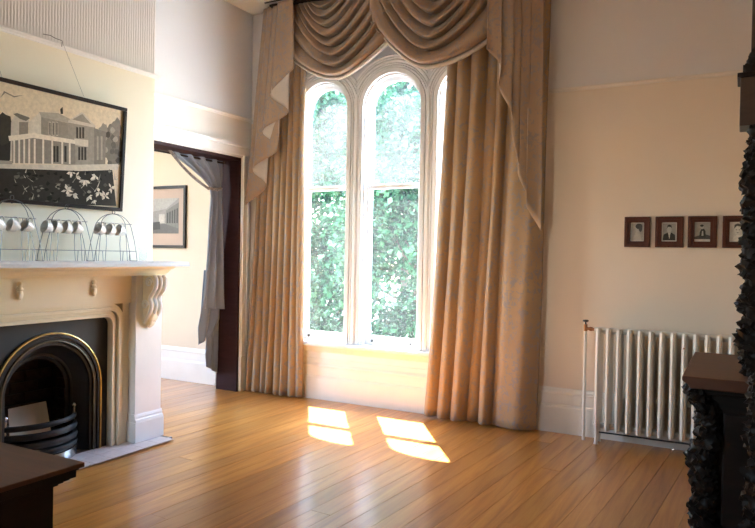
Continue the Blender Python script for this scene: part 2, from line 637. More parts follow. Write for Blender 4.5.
def lay(parent, x0, x1, y0, y1, rng, nsplit):
    k = int((x0-1.2)/BW)
    while k*BW < x1+1.2:
        ends = [-4.0]
        t = -4.0 + rng.uniform(0.6, 3.5)
        while t < 8:
            ends.append(t)
            t += rng.uniform(*nsplit)
        ends.append(8.0)
        for a, b in zip(ends, ends[1:]):
            lo, hi = k*BW+0.0012, (k+1)*BW-0.0012
            q = [tuple(dv*lo+du*(a+0.001)), tuple(dv*hi+du*(a+0.001)), tuple(dv*hi+du*(b-0.001)), tuple(dv*lo+du*(b-0.001))]
            for c in ((-1, 0, -x0), (1, 0, x1), (0, -1, -y0), (0, 1, y1)):
                q = clip(q, *c) if q else q
            if len(q) >= 3:
                ar = abs(sum(q[i][0]*q[(i+1) % len(q)][1]-q[(i+1) % len(q)][0]*q[i][1] for i in range(len(q))))/2
                if ar > 0.002:
                    build('floorboard', MB().prism(q, 2, -0.022, rng.uniform(-0.0008, 0.0)), M['boards'], parent)
        k += 1


rb = random.Random(3)
lay(fl, XL, XR, YF, YB, rb, (3.2, 5.0))
lay(fl2, XJ, XL, 3.4, YB, rb, (3.5, 5.0))


# ---- back wall with a rectangular hole for the triple window
HX0, HX1, HZ0, HZ1 = -4.08, -1.76, 0.50, 3.42
wb = MB()
YO = YB+0.21
wb.box(XJ-0.3, HX0, YB, YO, 0, ZC)
wb.box(HX1, XR+0.3, YB, YO, 0, ZC)
wb.box(HX0, HX1, YB, YO, 0, HZ0)
wb.box(HX0, HX1, YB, YO, HZ1, ZC)
struct('wall_back', wb, M['wall'], 'cream back wall with paler paint above the picture rail', 'wall')

# ---- left wall with doorway, chimney breast
wl = MB()
wl.box(XL-WT, XL, YF, DY0, 0, ZC)
wl.box(XL-WT, XL, DY1, YB, 0, ZC)
wl.box(XL-WT, XL, DY0, DY1, DZ, ZC)
struct('wall_left', wl, M['wall_alcove'], 'bright cream left wall around the open doorway', 'wall')

FO0, FO1, FOZ = 2.50, 3.36, 0.94      # fire opening in the breast
FC = 2.93
cb = MB()
cb.box(XL, BX, B0, FO0, 0, ZC)
cb.box(XL, BX, FO1, B1, 0, ZC)
cb.box(XL, BX, FO0, FO1, FOZ, ZC)
struct('wall_chimney_breast', cb, M['wallrib'], 'projecting cream chimney breast with ribbed white paper above the rail', 'wall')

struct('wall_right', MB().box(XR, XR+0.2, YF, YB, 0, ZC), M['wall'], 'cream right wall behind the carved sideboard', 'wall')

# wall behind the camera, with one unseen window added for fill daylight
FW = [(-3.9, -3.35)]
wf = MB()
xs = [XL-0.3] + [x for w in FW for x in w] + [XR+0.3]
for i in range(0, len(xs), 2):
    wf.box(xs[i], xs[i+1], YF-0.25, YF, 0, ZC)
for a, b in FW:
    wf.box(a, b, YF-0.25, YF, 0, 0.6)
    wf.box(a, b, YF-0.25, YF, 3.1, ZC)
struct('wall_front', wf, M['wall'], 'cream wall behind the viewer with a window added for fill light', 'wall')
for i, (a, b) in enumerate(FW):
    w = thing('window_%d' % (i+2), ((a+b)/2, YF-0.12, 0.6), 'unseen white sash window added opposite the arched window for fill light', 'window', None, 'structure')
    f = MB()
    f.box(a, a+0.06, YF-0.15, YF-0.08, 0.6, 3.1).box(b-0.06, b, YF-0.15, YF-0.08, 0.6, 3.1)
    f.box(a+0.06, b-0.06, YF-0.15, YF-0.08, 0.6, 0.68).box(a+0.06, b-0.06, YF-0.15, YF-0.08, 3.04, 3.1)
    f.box(a+0.06, b-0.06, YF-0.15, YF-0.08, 1.83, 1.88)
    build('sash_frame', f, M['window_paint'], w)
    build('glass_pane', MB().box(a+0.06, b-0.06, YF-0.118, YF-0.114, 0.68, 1.83), M['pane'], w)
    build('glass_pane', MB().box(a+0.06, b-0.06, YF-0.118, YF-0.114, 1.88, 3.04), M['pane'], w)
    portal('window_portal', ((a+b)/2, YF-0.27, 1.85), (radians(90), 0, 0), b-a, 2.5)

struct('ceiling', MB().box(XL-WT, XR+0.2, YF-0.2, YB+0.2, ZC, ZC+0.15), M['ceil'], 'off-white plaster ceiling above the curtain pelmet', 'ceiling')

# ---- adjoining room shell
AW = (3.2, 4.1)  # unseen opening added in the far wall to let in fill daylight
struct('wall_adjoining_far', MB().box(XJ-0.25, XJ, YJ0, AW[0], 0, ZC).box(XJ-0.25, XJ, AW[1], YB, 0, ZC)
       .box(XJ-0.25, XJ, AW[0], AW[1], 0, 0.6).box(XJ-0.25, XJ, AW[0], AW[1], 3.1, ZC), M['wall_adj'],
       'beige far wall of the room beyond the doorway', 'wall')
struct('wall_adjoining_near', MB().box(XJ-0.25, XL-WT, YJ0-0.2, YJ0, 0, ZC), M['wall_adj'], 'beige near wall of the room beyond the doorway', 'wall')
struct('wall_adjoining_back', MB().box(XJ, XL-WT, YB-0.03, YB-0.001, 0, ZC), M['wall_adj'], 'beige wall seen through the open doorway', 'wall')
struct('ceiling_adjoining', MB().box(XJ-0.25, XL-WT, YJ0-0.2, YB, ZC, ZC+0.15), M['ceil'], 'ceiling of the room beyond the doorway', 'ceiling')
portal('window_portal', (XJ-0.26, 3.65, 1.85), (0, radians(-90), 0), 2.5, 0.9)


# ---- skirting boards, picture rails
def skirting(name, axis, face, sgn, a, b, label, zt=0.37):
    """moulded profile run along an axis; face = wall plane; sgn = direction into the room"""
    pr = [(0, 0), (0.030, 0), (0.030, 0.215), (0.026, 0.222), (0.026, 0.228), (0.020, 0.236), (0.020, zt-0.05),
          (0.026, zt-0.043), (0.026, zt-0.03), (0.014, zt-0.012), (0.010, zt), (0, zt)]
    mb = MB()
    if axis == 'x':
        mb.prism([(face+sgn*p, z) for p, z in pr], 0, a, b)
    else:
        mb.prism([(face+sgn*p, z) for p, z in pr], 1, a, b)
    return struct(name, mb, M['skirting'] if name in ('baseboard_back', 'baseboard_right') else M['trim'], label, 'skirting board')


skirting('baseboard_back_window', 'x', YB, -1, XL, -1.752, 'deep white moulded skirting under the arched window')
skirting('baseboard_back', 'x', YB, -1, -1.75, XR, 'deep white moulded skirting behind the radiator')
skirting('baseboard_adjoining', 'x', YB-0.03, -1, XJ, XL-WT-0.13, 'white skirting seen through the open doorway')
skirting('baseboard_right', 'y', XR, -1, YF, YB, 'deep white skirting along the right wall')
skirting('baseboard_left', 'y', XL, 1, YF, B0, 'deep white skirting on the left wall before the chimney breast')


def rail(name, axis, face, sgn, a, b, label):
    pr = [(0, ZR-0.03), (0.012, ZR-0.03), (0.016, ZR-0.012), (0.030, ZR), (0.040, ZR+0.012), (0.038, ZR+0.022), (0.014, ZR+0.026), (0, ZR+0.026)]
    mb = MB()
    if name != 'trim_4':
        pr = [(p*(0.5 if name == 'trim_1' else 0.75), ZR+(z-ZR)*0.6) for p, z in pr]
    pts = [(face+sgn*p, z) for p, z in pr]
    mb.prism(pts, 0 if axis == 'x' else 1, a, b)
    return struct(name, mb, M['rail'] if name == 'trim_1' else M['trim'], label, 'picture rail')


rail('trim_1', 'x', YB, -1, -1.76, XR, 'thin white picture rail on the back wall above the small portraits')
rail('trim_2', 'y', XL, 1, B1, YB, 'white picture rail above the open doorway')
rail('trim_3', 'y', BX, 1, B0-0.04, B1+0.04, 'white picture rail across the chimney breast above the large photograph')
rail('trim_4', 'x', YB, -1, XL, -4.10, 'short white picture rail beside the left curtain')

# ---- doorway: architrave and dark lining
dr = thing('door_1', (XL, DY1, 0), 'open doorway with white architrave and dark wooden lining', 'doorway', kind='structure')
aw = 0.115


def arch_leg(y0, y1):
    mb = MB()
    mb.box(XL, XL+0.020, y0, y1, 0.36, DZ+0.02)
    mb.box(XL, XL+0.032, y0+0.012, y0+0.03, 0.36, DZ+0.02)
    mb.box(XL, XL+0.028, y1-0.03, y1-0.008, 0.36, DZ+0.02)
    mb.box(XL, XL+0.038, y0-0.004, y1+0.004, 0, 0.36)
    return mb


build('architrave_leg', arch_leg(DY1, DY1+aw), M['trim'], dr, bevel=0.003)
build('architrave_leg', arch_leg(DY0-aw, DY0), M['trim'], dr, bevel=0.003)
hd = MB()
hd.box(XL, XL+0.020, DY0-aw, DY1+aw, DZ+0.005, DZ+0.12)
hd.box(XL, XL+0.030, DY0-aw, DY1+aw, DZ+0.02, DZ+0.045)
hd.box(XL, XL+0.045, DY0-aw-0.01, DY1+aw, DZ+0.105, DZ+0.135)
build('architrave_head', hd, M['trim'], dr, bevel=0.003)
build('door_lining', MB().box(XL-WT, XL+0.004, DY1-0.03, DY1-0.001, 0, DZ), M['doorwood'], dr)
build('door_lining', MB().box(XL-WT, XL+0.004, DY0+0.001, DY0+0.03, 0, DZ), M['doorwood'], dr)
build('head_lining', MB().box(XL-WT, XL+0.004, DY0+0.03, DY1-0.03, DZ-0.03, DZ-0.001), M['doorwood'], dr)
build('architrave_leg', MB().box(XL-WT-0.025, XL-WT-0.001, DY1-0.004, DY1+0.10, 0, DZ+0.1), M['trim'], dr, bevel=0.003)

# ================================================================== WINDOW
win = thing('window_1', (-2.92, YB, SILL), 'white triple arched sash window with moulded arches', 'window', kind='structure')


def arch_pts(c, r, zs, z0, n=24):
    """open path: up the left side, over the arch, down the right side"""
    p = [(c-r, z0)]
    p += [(c-r*cos(pi*i/n), zs+r*sin(pi*i/n)) for i in range(n+1)]
    p += [(c+r, z0)]
    return p


# panel that fills the rectangular hole, with three arched openings
pn = MB()
ya, yb_ = YB-0.012, YB+0.20
edges = [HX0] + [v for c, r, z in LIGHTS for v in (c-r, c+r)] + [HX1]
for i in range(0, len(edges), 2):
    pn.box(edges[i], edges[i+1], ya, yb_, SILL, 2.85)
pn.box(HX0, HX1, ya, yb_, HZ0, SILL)
bounds = [HX0, (LIGHTS[0][0]+LIGHTS[1][0])/2, (LIGHTS[1][0]+LIGHTS[2][0])/2, HX1]
for (c, r, zs), b0, b1 in zip(LIGHTS, bounds, bounds[1:]):
    arc = [(c-r, 2.85)] + [(c-r*cos(pi*i/24), zs+r*sin(pi*i/24)) for i in range(25)] + [(c+r, 2.85)]
    pn.prism([(b0, 2.85)] + arc + [(b1, 2.85), (b1, HZ1), (b0, HZ1)], 1, ya, yb_)
build('spandrel_panel', pn, M['spandrel'], win)


def clip_arc(c, R, zs, b0, b1, z0, n=40):
    """moulding path following an arch at radius R, stopped at the bounds"""
    p = []
    for i in range(n+1):
        t = pi - pi*i/n
        x, z = c+R*cos(t), zs+R*sin(t)
        if b0+0.004 <= x <= b1-0.004:
            p.append((x, z))
    if b0+0.004 <= c-R:
        p = [(c-R, z0)] + p
    if c+R <= b1-0.004:
        p = p + [(c+R, z0)]
    return p


for (c, r, zs), b0, b1 in zip(LIGHTS, bounds, bounds[1:]):
    z0 = SILL+0.02
    mb = MB()
    inner = arch_pts(c, r, zs, z0, 32)
    mb.ring(inner, arch_pts(c, r+0.045, zs, z0, 32), 1, YB-0.030, YB-0.005)
    build('arch_casing', mb, M['window_paint'], win, bevel=0.004)
    for off, rad in ((0.060, 0.011), (0.082, 0.008)):
        p = clip_arc(c, r+off, zs, b0, b1, z0)
        build('arch_bead', MB().tube([(x, YB-0.016, z) for x, z in p], rad, 8), M['window_paint'], win, smooth=True)
    # outer hood mouldings, which meet their neighbours above the mullions
    for off, rad, yy in ((0.110, 0.014, 0.016), (0.137, 0.010, 0.014), (0.160, 0.016, 0.018)):
        p = clip_arc(c, r+off, zs, b0, b1, z0)
        build('hood_moulding', MB().tube([(x, YB-yy, z) for x, z in p], rad, 8), M['window_paint'], win, smooth=True)

for bx_ in bounds[1:3]:
    build('mullion', MB().box(bx_-0.017, bx_+0.017, YB-0.034, YB-0.010, SILL+0.02, 2.99), M['window_paint'], win, bevel=0.006)


def sash_set(c, r, zs):
    ZM = 2.105
    st = 0.048
    # lower sash
    y0, y1 = YB+0.055, YB+0.090
    a, b = c-r, c+r
    mb = MB()
    mb.box(a, a+st, y0, y1, SILL+0.02, ZM+0.02).box(b-st, b, y0, y1, SILL+0.02, ZM+0.02)
    mb.box(a+st, b-st, y0, y1, SILL+0.02, SILL+0.105).box(a+st, b-st, y0, y1, ZM-0.02, ZM+0.02)
    s1 = build('sash_lower', mb, M['window_paint'], win, bevel=0.004)
    build('glass_pane', MB().box(a+st, b-st, y0+0.015, y0+0.019, SILL+0.105, ZM-0.02), M['pane'], s1)
    for xx in (a+0.10, b-0.10):
        build('sash_lift', MB().box(xx-0.012, xx+0.012, y0-0.016, y0, SILL+0.045, SILL+0.07), M['wire'], s1, bevel=0.003)
    # upper sash
    y0, y1 = YB+0.095, YB+0.130
    mb = MB()
    mb.ring(arch_pts(c, r-st, zs, ZM-0.02, 28), arch_pts(c, r, zs, ZM-0.02, 28), 1, y0, y1)
    mb.box(a+st, b-st, y0, y1, ZM-0.02, ZM+0.022)
    s2 = build('sash_upper', mb, M['window_paint'], win, bevel=0.003)
    gp = arch_pts(c, r-st, zs, ZM+0.022, 28)
    build('glass_pane', MB().prism(gp, 1, y0+0.015, y0+0.019), M['pane_up'], s2)
    # parting stops lining the reveal
    ln = MB()
    ln.ring(arch_pts(c, r-0.016, zs, SILL+0.02, 28), arch_pts(c, r-0.0005, zs, SILL+0.02, 28), 1, YB+0.002, YB+0.054)
    build('reveal_lining', ln, M['window_paint'], win)


for L in LIGHTS:
    sash_set(*L)

sl = MB()
sl.prism([(YB+0.19, SILL-0.03), (YB-0.075, SILL-0.03), (YB-0.085, SILL-0.022), (YB-0.085, SILL+0.004), (YB-0.078, SILL+0.014), (YB+0.19, SILL+0.02)], 0, HX0-0.06, HX1+0.06)
build('sill', sl, M['window_paint'], win)
ap = MB()
ap.prism([(YB, 0.371), (YB-0.022, 0.371), (YB-0.022, 0.40), (YB-0.014, 0.412), (YB-0.014, 0.470), (YB-0.030, 0.490), (YB-0.055, 0.529), (YB, 0.529)], 0, HX0-0.02, HX1+0.02)
build('apron', ap, M['trim'], win)


# ================================================================== CURTAINS
def folds(u, valleys, amps):
    for a, b, A in zip(valleys, valleys[1:], amps):
        if a <= u <= b or b == valleys[-1]:
            t = min(1, max(0, (u-a)/(b-a)))
            return A*(sin(pi*t)**0.75)
    return 0


def curtain(name, label, xt, xb, valleys, amps, ytop, ybot, z1, drift, mat):
    def fn(u, v):
        z = z1*(1-v)+0.012*v
        # the folds wander sideways a little on the way down
        uu = min(1, max(0, u + 0.018*sin(7*u+3*v+drift)*v*(u*(1-u)*4)))
        w = v**1.5
        x0 = xt[0]*(1-w)+xb[0]*w
        x1 = xt[1]*(1-w)+xb[1]*w
        dpt = folds(uu, valleys, amps)*(0.55+0.45*v)
        y = (ytop*(1-v)+ybot*v) - dpt + 0.006*sin(30*u+4*v)
        return Vector((x0+(x1-x0)*u + 0.004*sin(9*v+20*u), y, z))
    o = build(name, MB().sheet(fn, 150, 60), mat, smooth=True, solid=(0.004,))
    return tag(o, label, 'curtain', 'long curtains at the arched window')


curtain('curtain', 'long gold brocade curtain hanging left of the arched window, beside the doorway',
        (-4.40, -3.86), (-4.545, -3.83), [0, .10, .24, .36, .50, .63, .76, .88, 1.0],
        [.045, .06, .05, .065, .055, .06, .055, .04], 5.565, 5.555, 3.86, 0.4, M['curtain'])
curtain('curtain', 'long sunlit gold brocade curtain hanging right of the arched window, beside the radiator',
        (-2.33, -1.43), (-2.50, -1.475), [0, .12, .25, .42, .52, .63, 1.0],
        [.06, .085, .10, .03, .09, .085], 5.565, 5.555, 3.86, 1.7, M['curtain'])

val = thing('curtain_valance', (-2.92, 5.5, 3.1), 'brown draped window valance with two swags and cascading tails', 'valance')
pb = MB().box(-4.20, -1.45, 5.40, 5.62, 3.905, 3.925).box(-4.22, -1.45, 5.345, 5.36, 3.924, 3.933)
pb.box(-3.0, -2.94, 5.55, YB, 3.87, 3.905).box(-4.2, -4.14, 5.55, YB, 3.87, 3.905).box(-1.7, -1.64, 5.55, YB, 3.87, 3.905)
build('pelmet_board', pb, M['frame_dark'], val)


def swag(xl, xr, vl, vr, zl, zr, zc, y0, seams, seed, hemw):
    """xl/xr: where each end starts on the pelmet, and its outer corner; past vl/vr the ends run down to zl/zr"""
    ph = seed*1.3

    def end(xa, xb, vk, zb, v):
        if v < vk:
            t = v/vk
            return xa+(xb-xa)*t, 3.91
        t = (v-vk)/(1-vk)
        return xb, 3.91+(zb-3.91)*t**1.15

    def base(u, v):
        ax, az = end(xl[0], xl[1], vl, zl, v)
        bx, bz = end(xr[0], xr[1], vr, zr, v)
        s = 1-abs(2*u-1)**1.65
        mid = 3.90 - (3.90-zc)*v**0.92
        sag = (az+bz)/2 - mid
        return ax+(bx-ax)*u, az+(bz-az)*u - sag*s, s

    def fn(u, v):
        X, Z, s = base(u, v)
        k = v + 0.010*sin(4*u+ph)
        t, A = 0, 0
        for i in range(len(seams)-1):
            if seams[i] <= k <= seams[i+1] or (i == len(seams)-2 and k > seams[i+1]):
                t = min(1, (k-seams[i])/(seams[i+1]-seams[i]))
                A = 0.35+4.6*(seams[i+1]-seams[i])
        # drooping pleat: bulges out low, tucks in sharply beneath
        bul = (t**0.9)*(1-t**6)*1.35
        env = (0.30+0.70*s**0.7)
        Y = y0 - 0.115*A*bul*env - 0.055*v*s
        return Vector((X, Y, Z - 0.03*A*bul*env))
    o = build('swag', MB().sheet(fn, 56, 150), [M['swag'], M['lining']], val, smooth=True, solid=(0.003, 1), flip=True)

    def hem(u, v):
        p = fn(u, 1.0)
        w = hemw(u)
        a = v*pi*0.8
        return Vector((p.x, p.y + 0.012 - 0.035*sin(a), p.z - w*v))
    build('hem_band', MB().sheet(hem, 48, 6), M['lining'], o, smooth=True, solid=(0.003,))
    return o


swag((-3.72, -3.955), (-3.52, -2.74), 0.62, 0.86, 3.38, 3.56, 3.14, 5.485, [0, .10, .22, .33, .47, .60, .74, .87, 1.0], 1, lambda u: 0.030+0.055*u*u)
swag((-2.50, -3.06), (-2.32, -1.90), 0.86, 0.62, 3.62, 3.32, 3.13, 5.450, [0, .12, .25, .40, .55, .70, .83, 1.0], 2, lambda u: 0.030+0.03*u)


def spline(pts, k):
    out = []
    n = len(pts)
    for i in range(n-1):
        p0, p1, p2, p3 = pts[max(i-1, 0)], pts[i], pts[i+1], pts[min(i+2, n-1)]
        for j in range(k):
            t = j/k
            out.append(tuple(0.5*((2*b)+(-a+c)*t+(2*a-5*b+4*c-d)*t*t+(-a+3*b-3*c+d)*t**3) for a, b, c, d in zip(p0, p1, p2, p3)))
    out.append(pts[-1])
    return out


def jabot(hem_px, y0, dy, xin, xtop, zt, flip=False):
    """cascading tail: accordion pleats with a stepped hem; hem_px are photo pixels on the pelmet plane"""
    hem = []
    for i, (px, py) in enumerate(hem_px):
        y = y0 + dy*i
        q = hit(px, py, 1, y)
        hem.append((q.x, y, q.z))
    xo = hem[-1][0]
    hem = spline(hem, 7)

    def fn(u, v):
        f = u*(len(hem)-1)
        i = min(int(f), len(hem)-2)
        t = f-i
        h = [hem[i][k]*(1-t)+hem[i+1][k]*t for k in range(3)]
        xt = xin + (h[0]-xin)*(xtop-xin)/(xo-xin)
        x = xt*(1-v)+h[0]*v
        y = h[1]*v + (y0 + (h[1]-y0)*0.8)*(1-v)
        return Vector((x, y + (0.013*sin(34*u) if flip else 0.010*sin(17*u))*v, zt*(1-v)+h[2]*v))
    return build('tail', MB().sheet(fn, len(hem)-1, 26), [M['swag'], M['lining']], val, smooth=True, solid=(0.003, 1), flip=flip)


jabot([(294, 68), (270, 94), (289, 112), (262, 131), (279, 149), (253, 169), (266, 186), (246, 205)], 5.365, 0.020, -3.93, -4.33, 3.925)
jabot([(486.5, 49), (501, 66), (499, 88), (512, 113), (510.5, 130), (519, 165), (518, 174), (528, 198), (527, 207), (541, 231)], 5.345, 0.012, -1.94, -1.45, 3.925, True)

# ---- grey portiere in the doorway
PX = -4.79
rows = []


def port_px(a, b):
    return hit(a[0], a[1], 0, PX), hit(b[0], b[1], 0, PX)


keys = [((162, 138), (222, 150)), ((176, 157), (222.5, 163)), ((190, 168), (222.5, 170)), ((201, 178), (222, 179)), ((209, 187), (221, 188)),
        ((210, 196), (221, 198)), ((208, 225), (222, 226)), ((206, 260), (223.5, 262)), ((203, 290), (224, 295)), ((201, 309), (225, 309))]


def port_fn(u, v):
    f = v*(len(keys)-1)
    i = min(int(f), len(keys)-2)
    t = f-i
    a = Vector(keys[i][0]).lerp(Vector(keys[i+1][0]), t)
    b = Vector(keys[i][1]).lerp(Vector(keys[i+1][1]), t)
    P, Q = port_px(a, b)
    p = P.lerp(Q, u)
    amp = 0.028 if v > 0.45 else 0.022
    p.x += amp*sin(u*2*pi*(4 if v < 0.45 else 2.5)+0.5*v)
    p.y = min(p.y, DY1-0.034)
    return p


por = thing('portiere_curtain', (PX, 5.3, 0.2), 'slate grey silk curtain tied back inside the dark doorway', 'curtain')
build('drape', MB().sheet(port_fn, 40, 60), M['portiere'], por, smooth=True, solid=(0.004,))


def layer(k, dx):
    def fn(u, v):
        f = v*(len(k)-1)
        i = min(int(f), len(k)-2)
        t = f-i
        a = Vector(k[i][0]).lerp(Vector(k[i+1][0]), t)
        b = Vector(k[i][1]).lerp(Vector(k[i+1][1]), t)
        p = hit(a[0], a[1], 0, PX+dx).lerp(hit(b[0], b[1], 0, PX+dx), u)
        p.x += 0.015*sin(u*2*pi*2+dx*50)
        p.y = min(p.y, DY1-0.034)
        return p
    return MB().sheet(fn, 24, 20)


build('tail', layer([((205, 270), (220, 272)), ((202, 312), (221, 306)), ((199, 328), (221, 318)), ((199.5, 345), (213, 332))], -0.035), M['portiere'], por, smooth=True, solid=(0.004,))
build('tail', layer([((207, 300), (218, 300)), ((206, 335), (219, 330)), ((205, 356), (218, 350)), ((206, 366), (216.5, 373))], -0.07), M['portiere'], por, smooth=True, solid=(0.004,))
tp = []
for i in range(17):
    t = i/16
    tp.append(hit(168+(209-168)*t, 148+(189-148)*t + 4*sin(pi*t), 0, PX+0.03))
build('braid_edge', MB().tube([(p.x, min(p.y, DY1-0.05), p.z) for p in tp], 0.014, 6), M['portiere_trim'], por, smooth=True)
a, b = hit(208, 188, 0, PX+0.02), hit(221, 189, 0, PX+0.02)
build('tie_back', MB().tube([(a.x, a.y, a.z), ((a.x+b.x)/2+0.035, (a.y+b.y)/2, a.z-0.01), (b.x, min(b.y, DY1-0.04), b.z+0.005)], 0.016, 6), M['portiere_trim'], por, smooth=True)
build('curtain_rod', MB().tube([(PX, DY0+0.03, DZ-0.05), (PX, DY1-0.03, DZ-0.05)], 0.010, 8), M['frame_dark'], por)

# ================================================================== FIREPLACE
man = thing('mantelpiece', (-4.05, FC, 0), 'white painted Victorian mantelpiece with carved scroll brackets', 'mantelpiece')
ZS = 1.37
SX = -3.765
sh = MB()
sh.prism([(BX, 1.335), (SX+0.012, 1.335), (SX, 1.345), (SX, 1.358), (SX-0.010, ZS), (BX, ZS)], 1, FC-0.965, FC+0.965)
build('shelf', sh, M['mantel_lit'], man, bevel=0.003)
bm_ = MB()
bm_.prism([(BX, 1.262), (-3.955, 1.262), (-3.945, 1.275), (-3.925, 1.283), (-3.90, 1.305), (-3.86, 1.318), (-3.85, 1.334), (BX, 1.334)], 1, FC-0.90, FC+0.90)
build('bed_moulding', bm_, M['mantel'], man)
build('frieze', MB().box(BX, -4.0, FC-0.61, FC+0.61, 1.06, 1.262), M['mantel'], man)
for s in (-1, 1):
    def Y(y):
        return FC + s*(y-FC)
    y0, y1 = sorted((Y(3.545), Y(3.80)))
    build('pilaster', MB().box(BX, -3.955, y0, y1, 0.21, 1.262), M['mantel_lit'], man, bevel=0.003)
    y0, y1 = sorted((Y(3.535), Y(3.815)))
    pl = MB().box(BX, -3.935, y0, y1, 0.016, 0.165)
    pl.prism([(BX, 0.165), (-3.935, 0.165), (-3.940, 0.185), (-3.948, 0.190), (-3.948, 0.205), (-3.955, 0.225), (BX, 0.225)], 1, y0+0.004, y1-0.004)
    build('plinth', pl, M['mantel_lit'], man, bevel=0.002)
    # carved scroll bracket
    yc = Y(3.668)
    prof = [(-3.955, 1.262), (-3.86, 1.262), (-3.842, 1.240), (-3.840, 1.20), (-3.850, 1.165), (-3.872, 1.135), (-3.895, 1.11),
            (-3.902, 1.085), (-3.890, 1.060), (-3.885, 1.035), (-3.895, 1.00), (-3.915, 0.965), (-3.935, 0.935), (-3.955, 0.905)]
    cbk = build('scroll_bracket', MB().prism(prof, 1, yc-0.062, yc+0.062), M['mantel'], man, bevel=0.004)
    for q in (-0.044, 0.0, 0.044):
        path = [(x+0.004, yc+q, z) for x, z in prof[1:]]
        build('ridge', MB().tube(spline(path, 3), 0.0145, 8), M['mantel_lit'], cbk, smooth=True)
    for (cx, cz, rr) in ((-3.885, 1.215, 0.040), (-3.925, 1.045, 0.034)):
        pts = []
        for i in range(20):
            a = i/19*3.3*pi
            r_ = rr*(1-i/24)
            pts.append((cx+r_*cos(a), yc-0.066, cz+r_*sin(a)))
        build('volute', MB().tube(pts, 0.0065, 6), M['mantel_lit'], cbk, smooth=True)
    lf = MB()
    lf.lump((-3.925, yc, 0.955), (0.030, 0.055, 0.055), 0.15, 3, 5, 14, 8, 0.3, 5)
    lf.lump((-3.935, yc, 0.905), (0.020, 0.034, 0.040), 0.15, 3, 6, 14, 8, 0.3, 5)
    build('leaf_carving', lf, M['mantel'], cbk, smooth=True)


def u_path(y0, y1, zt, r, d, n=8):
    """doorway-shaped path with rounded top corners, grown by d"""
    a, b, t, R = y0-d, y1+d, zt+d, r+d*0.6
    p = [(a, 0.016)]
    p += [(a+R-R*cos(pi/2*i/n), t-R+R*sin(pi/2*i/n)) for i in range(n+1)]
    p += [(b-R+R*sin(pi/2*i/n), t-R+R*cos(pi/2*i/n)) for i in range(n+1)]
    p += [(b, 0.016)]
    return p


OY0, OY1, OZ = FC-0.462, FC+0.462, 0.965
for d0, d1, x1 in ((0, 0.022, -4.022), (0.022, 0.045, -4.034), (0.045, 0.070, -4.006), (0.070, 0.0955, -4.020)):
    build('opening_moulding', MB().ring(u_path(OY0, OY1, OZ, 0.055, d0), u_path(OY0, OY1, OZ, 0.055, d1), 0, BX+0.035, x1), M['mantel'], man, bevel=0.004)
build('return_jamb', MB().box(BX, -4.03, FC+0.557, FC+0.616, 0.016, 1.06), M['mantel'], man)
build('return_jamb', MB().box(BX, -4.03, FC-0.616, FC-0.557, 0.016, 1.06), M['mantel'], man)
for yo in (-0.275, 0.275):
    om = MB()
    om.lump((-3.998, FC+yo, 1.222), (0.016, 0.018, 0.020), 0.1, 3, 1, 12, 8)
    om.lump((-3.998, FC+yo, 1.195), (0.018, 0.024, 0.016), 0.1, 3, 2, 12, 8)
    om.lump((-3.998, FC+yo, 1.160), (0.018, 0.022, 0.034), 0.1, 3, 3, 12, 8, 0, 4)
    build('drop_ornament', om, M['mantel'], man, smooth=True)

# ---- cast iron insert
ins = thing('fireplace_insert', (-4.10, FC, 0.016), 'black cast iron arched fireplace insert with brass rim', 'fireplace')
R0, ZSP = 0.395, 0.485
XF = -4.075


def arch_yz(r, zs=ZSP, z0=0.016, n=28):
    return [(FC-r, z0)] + [(FC-r*cos(pi*i/n), zs+r*sin(pi*i/n)) for i in range(n+1)] + [(FC+r, z0)]


pm = MB()
pm.box(XF-0.03, XF, OY0-0.006, FC-R0, 0.016, ZSP).box(XF-0.03, XF, FC+R0, OY1+0.006, 0.016, ZSP)
a_ = arch_yz(R0)[1:-1]
pm.prism([(OY0-0.006, ZSP)] + a_ + [(OY1+0.006, ZSP), (OY1+0.006, OZ+0.012), (OY0-0.006, OZ+0.012)], 0, XF-0.03, XF)
build('face_plate', pm, M['ironplate'], ins)
build('brass_rim', MB().ring(arch_yz(R0-0.003), arch_yz(R0+0.010), 0, XF-0.004, XF+0.016), M['brass'], ins, bevel=0.004)
tag(ins.children[-1], 'polished brass rim')
for r0, r1, x0, x1, mt in ((0.372, 0.390, -0.02, 0.012, 'iron'), (0.352, 0.371, -0.03, 0.004, 'iron'), (0.338, 0.351, -0.03, 0.010, 'ironold'), (0.315, 0.337, -0.04, -0.004, 'iron')):
    build('arch_moulding', MB().ring(arch_yz(r0), arch_yz(r1), 0, XF+x0, XF+x1), M[mt], ins, bevel=0.004)
# splayed cheek from the arch back to the fire opening
sp = MB()
A1, A2, A3 = arch_yz(0.316), arch_yz(0.245, 0.475), arch_yz(0.225, 0.47)
n = len(A1)
v = [(XF-0.02, *p) for p in A1] + [(XF-0.14, *p) for p in A2] + [(XF-0.15, *p) for p in A3] + [(XF-0.16, *p) for p in A2] + [(XF-0.045, *p) for p in A1]
f = []
for k in range(4):
    f += [(k*n+i, k*n+i+1, (k+1)*n+i+1, (k+1)*n+i) for i in range(n-1)]
sp.add(v, f)
build('splayed_cheek', sp, M['iron'], ins, smooth=True)
# raised rib round the fire opening
build('inner_rim', MB().ring(arch_yz(0.243, 0.475), arch_yz(0.262, 0.475), 0, XF-0.145, XF-0.115), M['iron'], ins, bevel=0.004)
